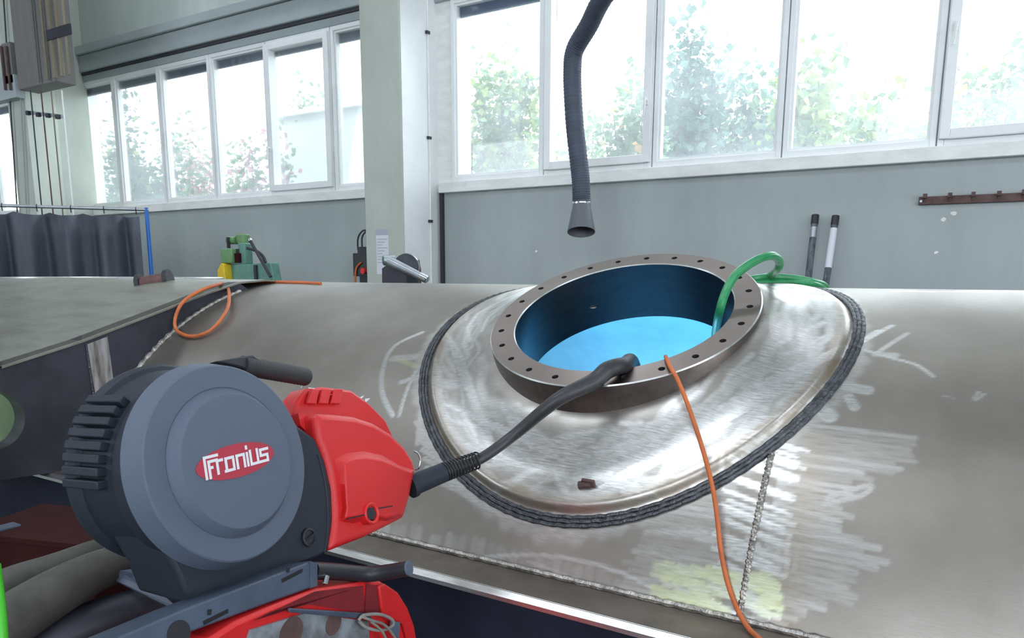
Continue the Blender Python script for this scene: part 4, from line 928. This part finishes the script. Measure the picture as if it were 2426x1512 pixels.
co_ = cb_.build('cloth', M['curtain'], cu, angle=180); so = co_.modifiers.new('thick', 'SOLIDIFY'); so.thickness = .004
MB().tube([Rz - dirn * .02, Rz + dirn * LC], .017, 12).build('rail', M['gal'], cu)
for k in range(int(LC / .30)):
    p = Rz + dirn * (.1 + k * .30); MB().tube([p + Vector((0, 0, .022)), p + nrm * .02, p + Vector((0, 0, -.05))], .005, 6).build('curtain_ring', M['dark'], cu)
po = MB().tube([(Rz.x, Rz.y, 0), (Rz.x, Rz.y, Rz.z + .02)], .020, 14).build('post', M['blue_post'], cu); po['label'] = 'bright blue end post'
po2 = Rz + dirn * LC; MB().tube([(po2.x, po2.y, 0), (po2.x, po2.y, Rz.z + .02)], .020, 14).build('post', M['blue_post'], cu)

# ---- pipes and cables at the far left pillar
CY = 4.62
tk = thing('pillar_pipes', 'brown-grey box painted as pillar-face shade, with ochre pipes, top left corner', 'duct', atY(110, 210, CY))
a, b = atY(42, 214, CY + .06), atY(178, 214, CY + .06); zt_ = ZC - .05
ex = atY(170, 0, CY + .06)
MB().box((a.x + .02, CY + .06, a.z), (atY(174, 120, CY + .28).x, CY + .28, zt_)).build('pillar_shade_box', M['brown_grey'], tk, bevel=.01)  # added box; shade on the upper pillar face put into its colour
rect(MB(), 108, 72, 166, 80, CY + .0, .02).build('crossbar', M['bluescale'], tk)
for px in (88, 110, 128, 146, 162):
    p = atY(px, 150, CY + .03); MB().tube([(p.x, p.y, a.z + .02), (p.x, p.y, zt_)], .022 if px in (146, 128) else .013, 10).build('pipe', M['ochre'] if px > 100 else M['brown_grey'], tk)
for px0, px1, lab, m in ((72, 98, 'dark thin cable, nearest the pillar edge of the four', 'dark'), (97, 124, 'reddish thin cable, second of the four by the left pillar', 'rust'), (121, 147, 'ochre thin cable, third of the four by the left pillar', 'ochre'), (146, 172, 'pale thin cable, nearest the left window', 'white')):
    A, B = atY(px0, 214, CY + .03), atY(px1, 486, CY + .03); B2 = A + (B - A) * 2.4
    tag(MB().tube([A, B, B2], .0075, 8).build('hanging_cable', M[m]), lab, 'cable', 'cables hanging by the left pillar')
for px0, px1, lab in ((8, 40, 'dark cable running down the far left pillar front'), (36, 62, 'thin grey cable on the far left pillar front')):
    A, B = atY(px0, -10, P2F - .03), atY(px1, 488, P2F - .03); B2 = A + (B - A) * 1.5
    tag(MB().tube([A, B, B2], .008, 8).build('pillar_cable', M['dark'] if px0 < 20 else M['lintel']), lab, 'cable')
cl = thing('cable_clamp', 'pale clamp bar with four dark clips on the left cables', 'clamp', atY(105, 272, CY + .05))
a, b = atY(62, 266, CY + .05), atY(148, 276, CY + .05); MB().obox((a + b) / 2, (b - a) / 2, (0, .012, 0), (0, 0, .02)).build('bar', M['lintel'], cl)
for px, py in ((67, 268), (91, 272), (114, 274), (137, 277)):
    p = atY(px, py, CY + .02); MB().obox(p, (.022, 0, 0), (0, .02, 0), (0, 0, .022)).build('clip', M['bluescale'], cl, bevel=.004)
jb = thing('junction_box', 'small grey junction box with pipes at the left edge', 'box', atY(15, 160, P2F - .03))
rect(MB(), 2, 104, 32, 196, P2F - .10, .09).build('box', M['brown_grey'], jb, bevel=.006)
for px in (6, 18): p = atY(px, 150, P2F - .12); MB().tube([(p.x, p.y, atY(px, 215, P2F - .12).z), (p.x, p.y, atY(px, 108, P2F - .12).z)], .014, 8).build('pipe', M['rust'], jb)
cr = MB(); a, b = atY(-60, 205, P2F - .05), atY(50, 232, P2F - .05); cr.box((a.x - 1, P2F - .1, b.z), (b.x, P2F, a.z)); struct('trim_9', cr, M['lintel'], 'grey cross beam at the left frame edge')

# ================================================================== OUTSIDE
struct('ground_outside', MB().box((-40, WY + .35, 1.9), (20, 40, 2.0)), M['lawn'], 'pale ground outside the windows')
def shrub(px, pyt, Y, hw, n, m, label, sz=.085, extra=None):
    top = atY(px, pyt, Y); x, zt = top.x, top.z; zb = 2.0; hgt = zt - zb; wx = abs(atY(px + hw, 300, Y).x - x)
    n = int(n * 3.4); t_ = thing('shrub', label, 'shrub', (x, Y, zb), 'shrubs outside the windows')
    fol = {}; st = MB()
    stems = []
    for k in range(7):
        bx, by = random.uniform(-.5, .5) * wx, random.uniform(-.3, .3); tx, ty = random.uniform(-.95, .95) * wx, random.uniform(-.3, .3); h2 = hgt * (1 if k == 0 else random.uniform(.55, .95))
        if k == 0: tx = 0
        P_ = [Vector((x + bx, Y + by, zb)), Vector((x + (bx + tx) / 2 + random.uniform(-.1, .1), Y + (by + ty) / 2, zb + h2 * .5)), Vector((x + tx, Y + ty, zb + h2))]; stems.append(P_); st.tube(P_, [.018, .012, .004], 5, smooth_path=4)
    st.build('stem', M['bark'], t_)
    for k in range(n):
        s_ = random.choice(stems); u_ = random.random() ** .7; p = s_[0].lerp(s_[1], u_ * 2) if u_ < .5 else s_[1].lerp(s_[2], u_ * 2 - 1)
        sp = .34 * wx * (1.15 - u_ * .75) + .08
        p = p + Vector((random.gauss(0, sp), random.gauss(0, sp * .45), random.gauss(0, .16)))
        key = m if not extra or random.random() > extra[1] else extra[0]
        fb = fol.setdefault(key, MB()); a_ = sz * random.uniform(.6, 1.5); d1 = Vector((random.gauss(0, 1), random.gauss(0, 1), random.gauss(-.3, .7))).normalized(); nn = Vector((random.gauss(0, .6), random.gauss(-.6, .6), random.gauss(.5, .5)))
        d2 = d1.cross(nn).normalized(); n2 = d1.cross(d2)
        fb.add([p, p + d1 * a_ * .5 + d2 * a_ * .42 + n2 * a_ * .1, p + d1 * a_, p + d1 * a_ * .5 - d2 * a_ * .42 + n2 * a_ * .1, p + d1 * a_ * .5], [(0, 1, 4), (1, 2, 4), (4, 2, 3), (0, 4, 3)])
    for key, fb in fol.items():
        o = fb.build('foliage' if key == m else 'blossom', M[key], t_); o['kind'] = 'stuff'
SH = [(1180, 150, 9.2, 95, 1500, 'leaf', 'slender yellow-green shrub right of the pillar', .085, ('leaf_lime', .45)),
      (1110, 330, 8.6, 60, 700, 'leaf_dark', 'low blue-green shrub at the first right window corner', .08, ('leaf_orange', .04)),
      (1400, 290, 8.4, 90, 1300, 'leaf', 'shrub with pink and amber spots behind the fume hose', .08, ('leaf_pink', .07)),
      (1490, 215, 9.0, 60, 1000, 'leaf', 'leafy shrub right of the fume hose', .085, ('leaf_orange', .05)),
      (1635, 60, 9.0, 65, 1400, 'leaf_dark', 'tall dark blue-green shrub in the third right window', .095, None),
      (1760, 170, 8.5, 85, 1500, 'leaf_dark', 'broad dark shrub left of the fourth right window bar', .095, ('leaf', .3)),
      (1930, 130, 9.0, 70, 1000, 'leaf_lime', 'pale yellow-green shrub in the fourth right window', .10, ('leaf', .3)),
      (2090, 220, 8.6, 90, 1200, 'leaf_lime', 'low lime shrub near the fifth right window bar', .10, ('leaf', .4)),
      (2400, 130, 8.6, 90, 1300, 'leaf', 'shrub with amber leaves at the right edge', .09, ('leaf_orange', .15)),
      (330, 240, 8.6, 70, 1300, 'leaf_dark', 'dark green shrub in the second left window', .09, ('leaf_lime', .1)),
      (235, 330, 9.2, 55, 700, 'leaf_dark', 'hazy grey-green shrub in the leftmost window', .09, None),
      (450, 270, 9.4, 50, 700, 'leaf', 'light shrub with pink blossom in the third left window', .09, ('leaf_pink', .35)),
      (625, 300, 9.0, 45, 500, 'leaf', 'thin shrub by the handle of the fifth left window', .09, ('leaf_pink', .3)),
      (740, 190, 10.5, 45, 500, 'leaf', 'distant shrub above the pale shed', .09, None)]
for px, pt, Y, hw, m, lab in ((1255, 250, 12.4, 110, 'leaf_lime', 'pale back-row shrub seen between the first two right windows'), (1560, 210, 13.8, 110, 'leaf', 'back-row shrub behind the second right window bar'), (1850, 230, 12.4, 110, 'leaf_lime', 'back-row shrub behind the third right window bar'),
        (2260, 260, 13.8, 110, 'leaf', 'back-row shrub behind the fifth right window bar'), (390, 330, 13.4, 60, 'leaf', 'back-row shrub behind the third left window'), (540, 350, 15.0, 60, 'leaf', 'back-row shrub behind the fourth left window'), (290, 350, 13.4, 60, 'leaf_dark', 'back-row shrub behind the first left window bar')):
    SH.append((px, pt, Y, hw, 700, m, lab, .11, None))
for i, a in enumerate(SH): shrub(a[0], a[1], a[2] if i > 12 else (7.9, 9.3, 10.7)[i % 3], *a[3:])
sd = thing('shed', 'pale rendered shed outside the left windows', 'shed', (atY(745, 300, 9.6).x, 9.6, 2.0))
a, b = atY(655, 275, 9.4), atY(905, 275, 9.4)
MB().box((a.x, 9.4, 2.0), (b.x, 11.0, a.z - .05)).build('wall', M['shed'], sd); MB().box((a.x - .1, 9.3, a.z - .05), (b.x + .1, 11.1, a.z + .02)).build('roof', M['white'], sd)
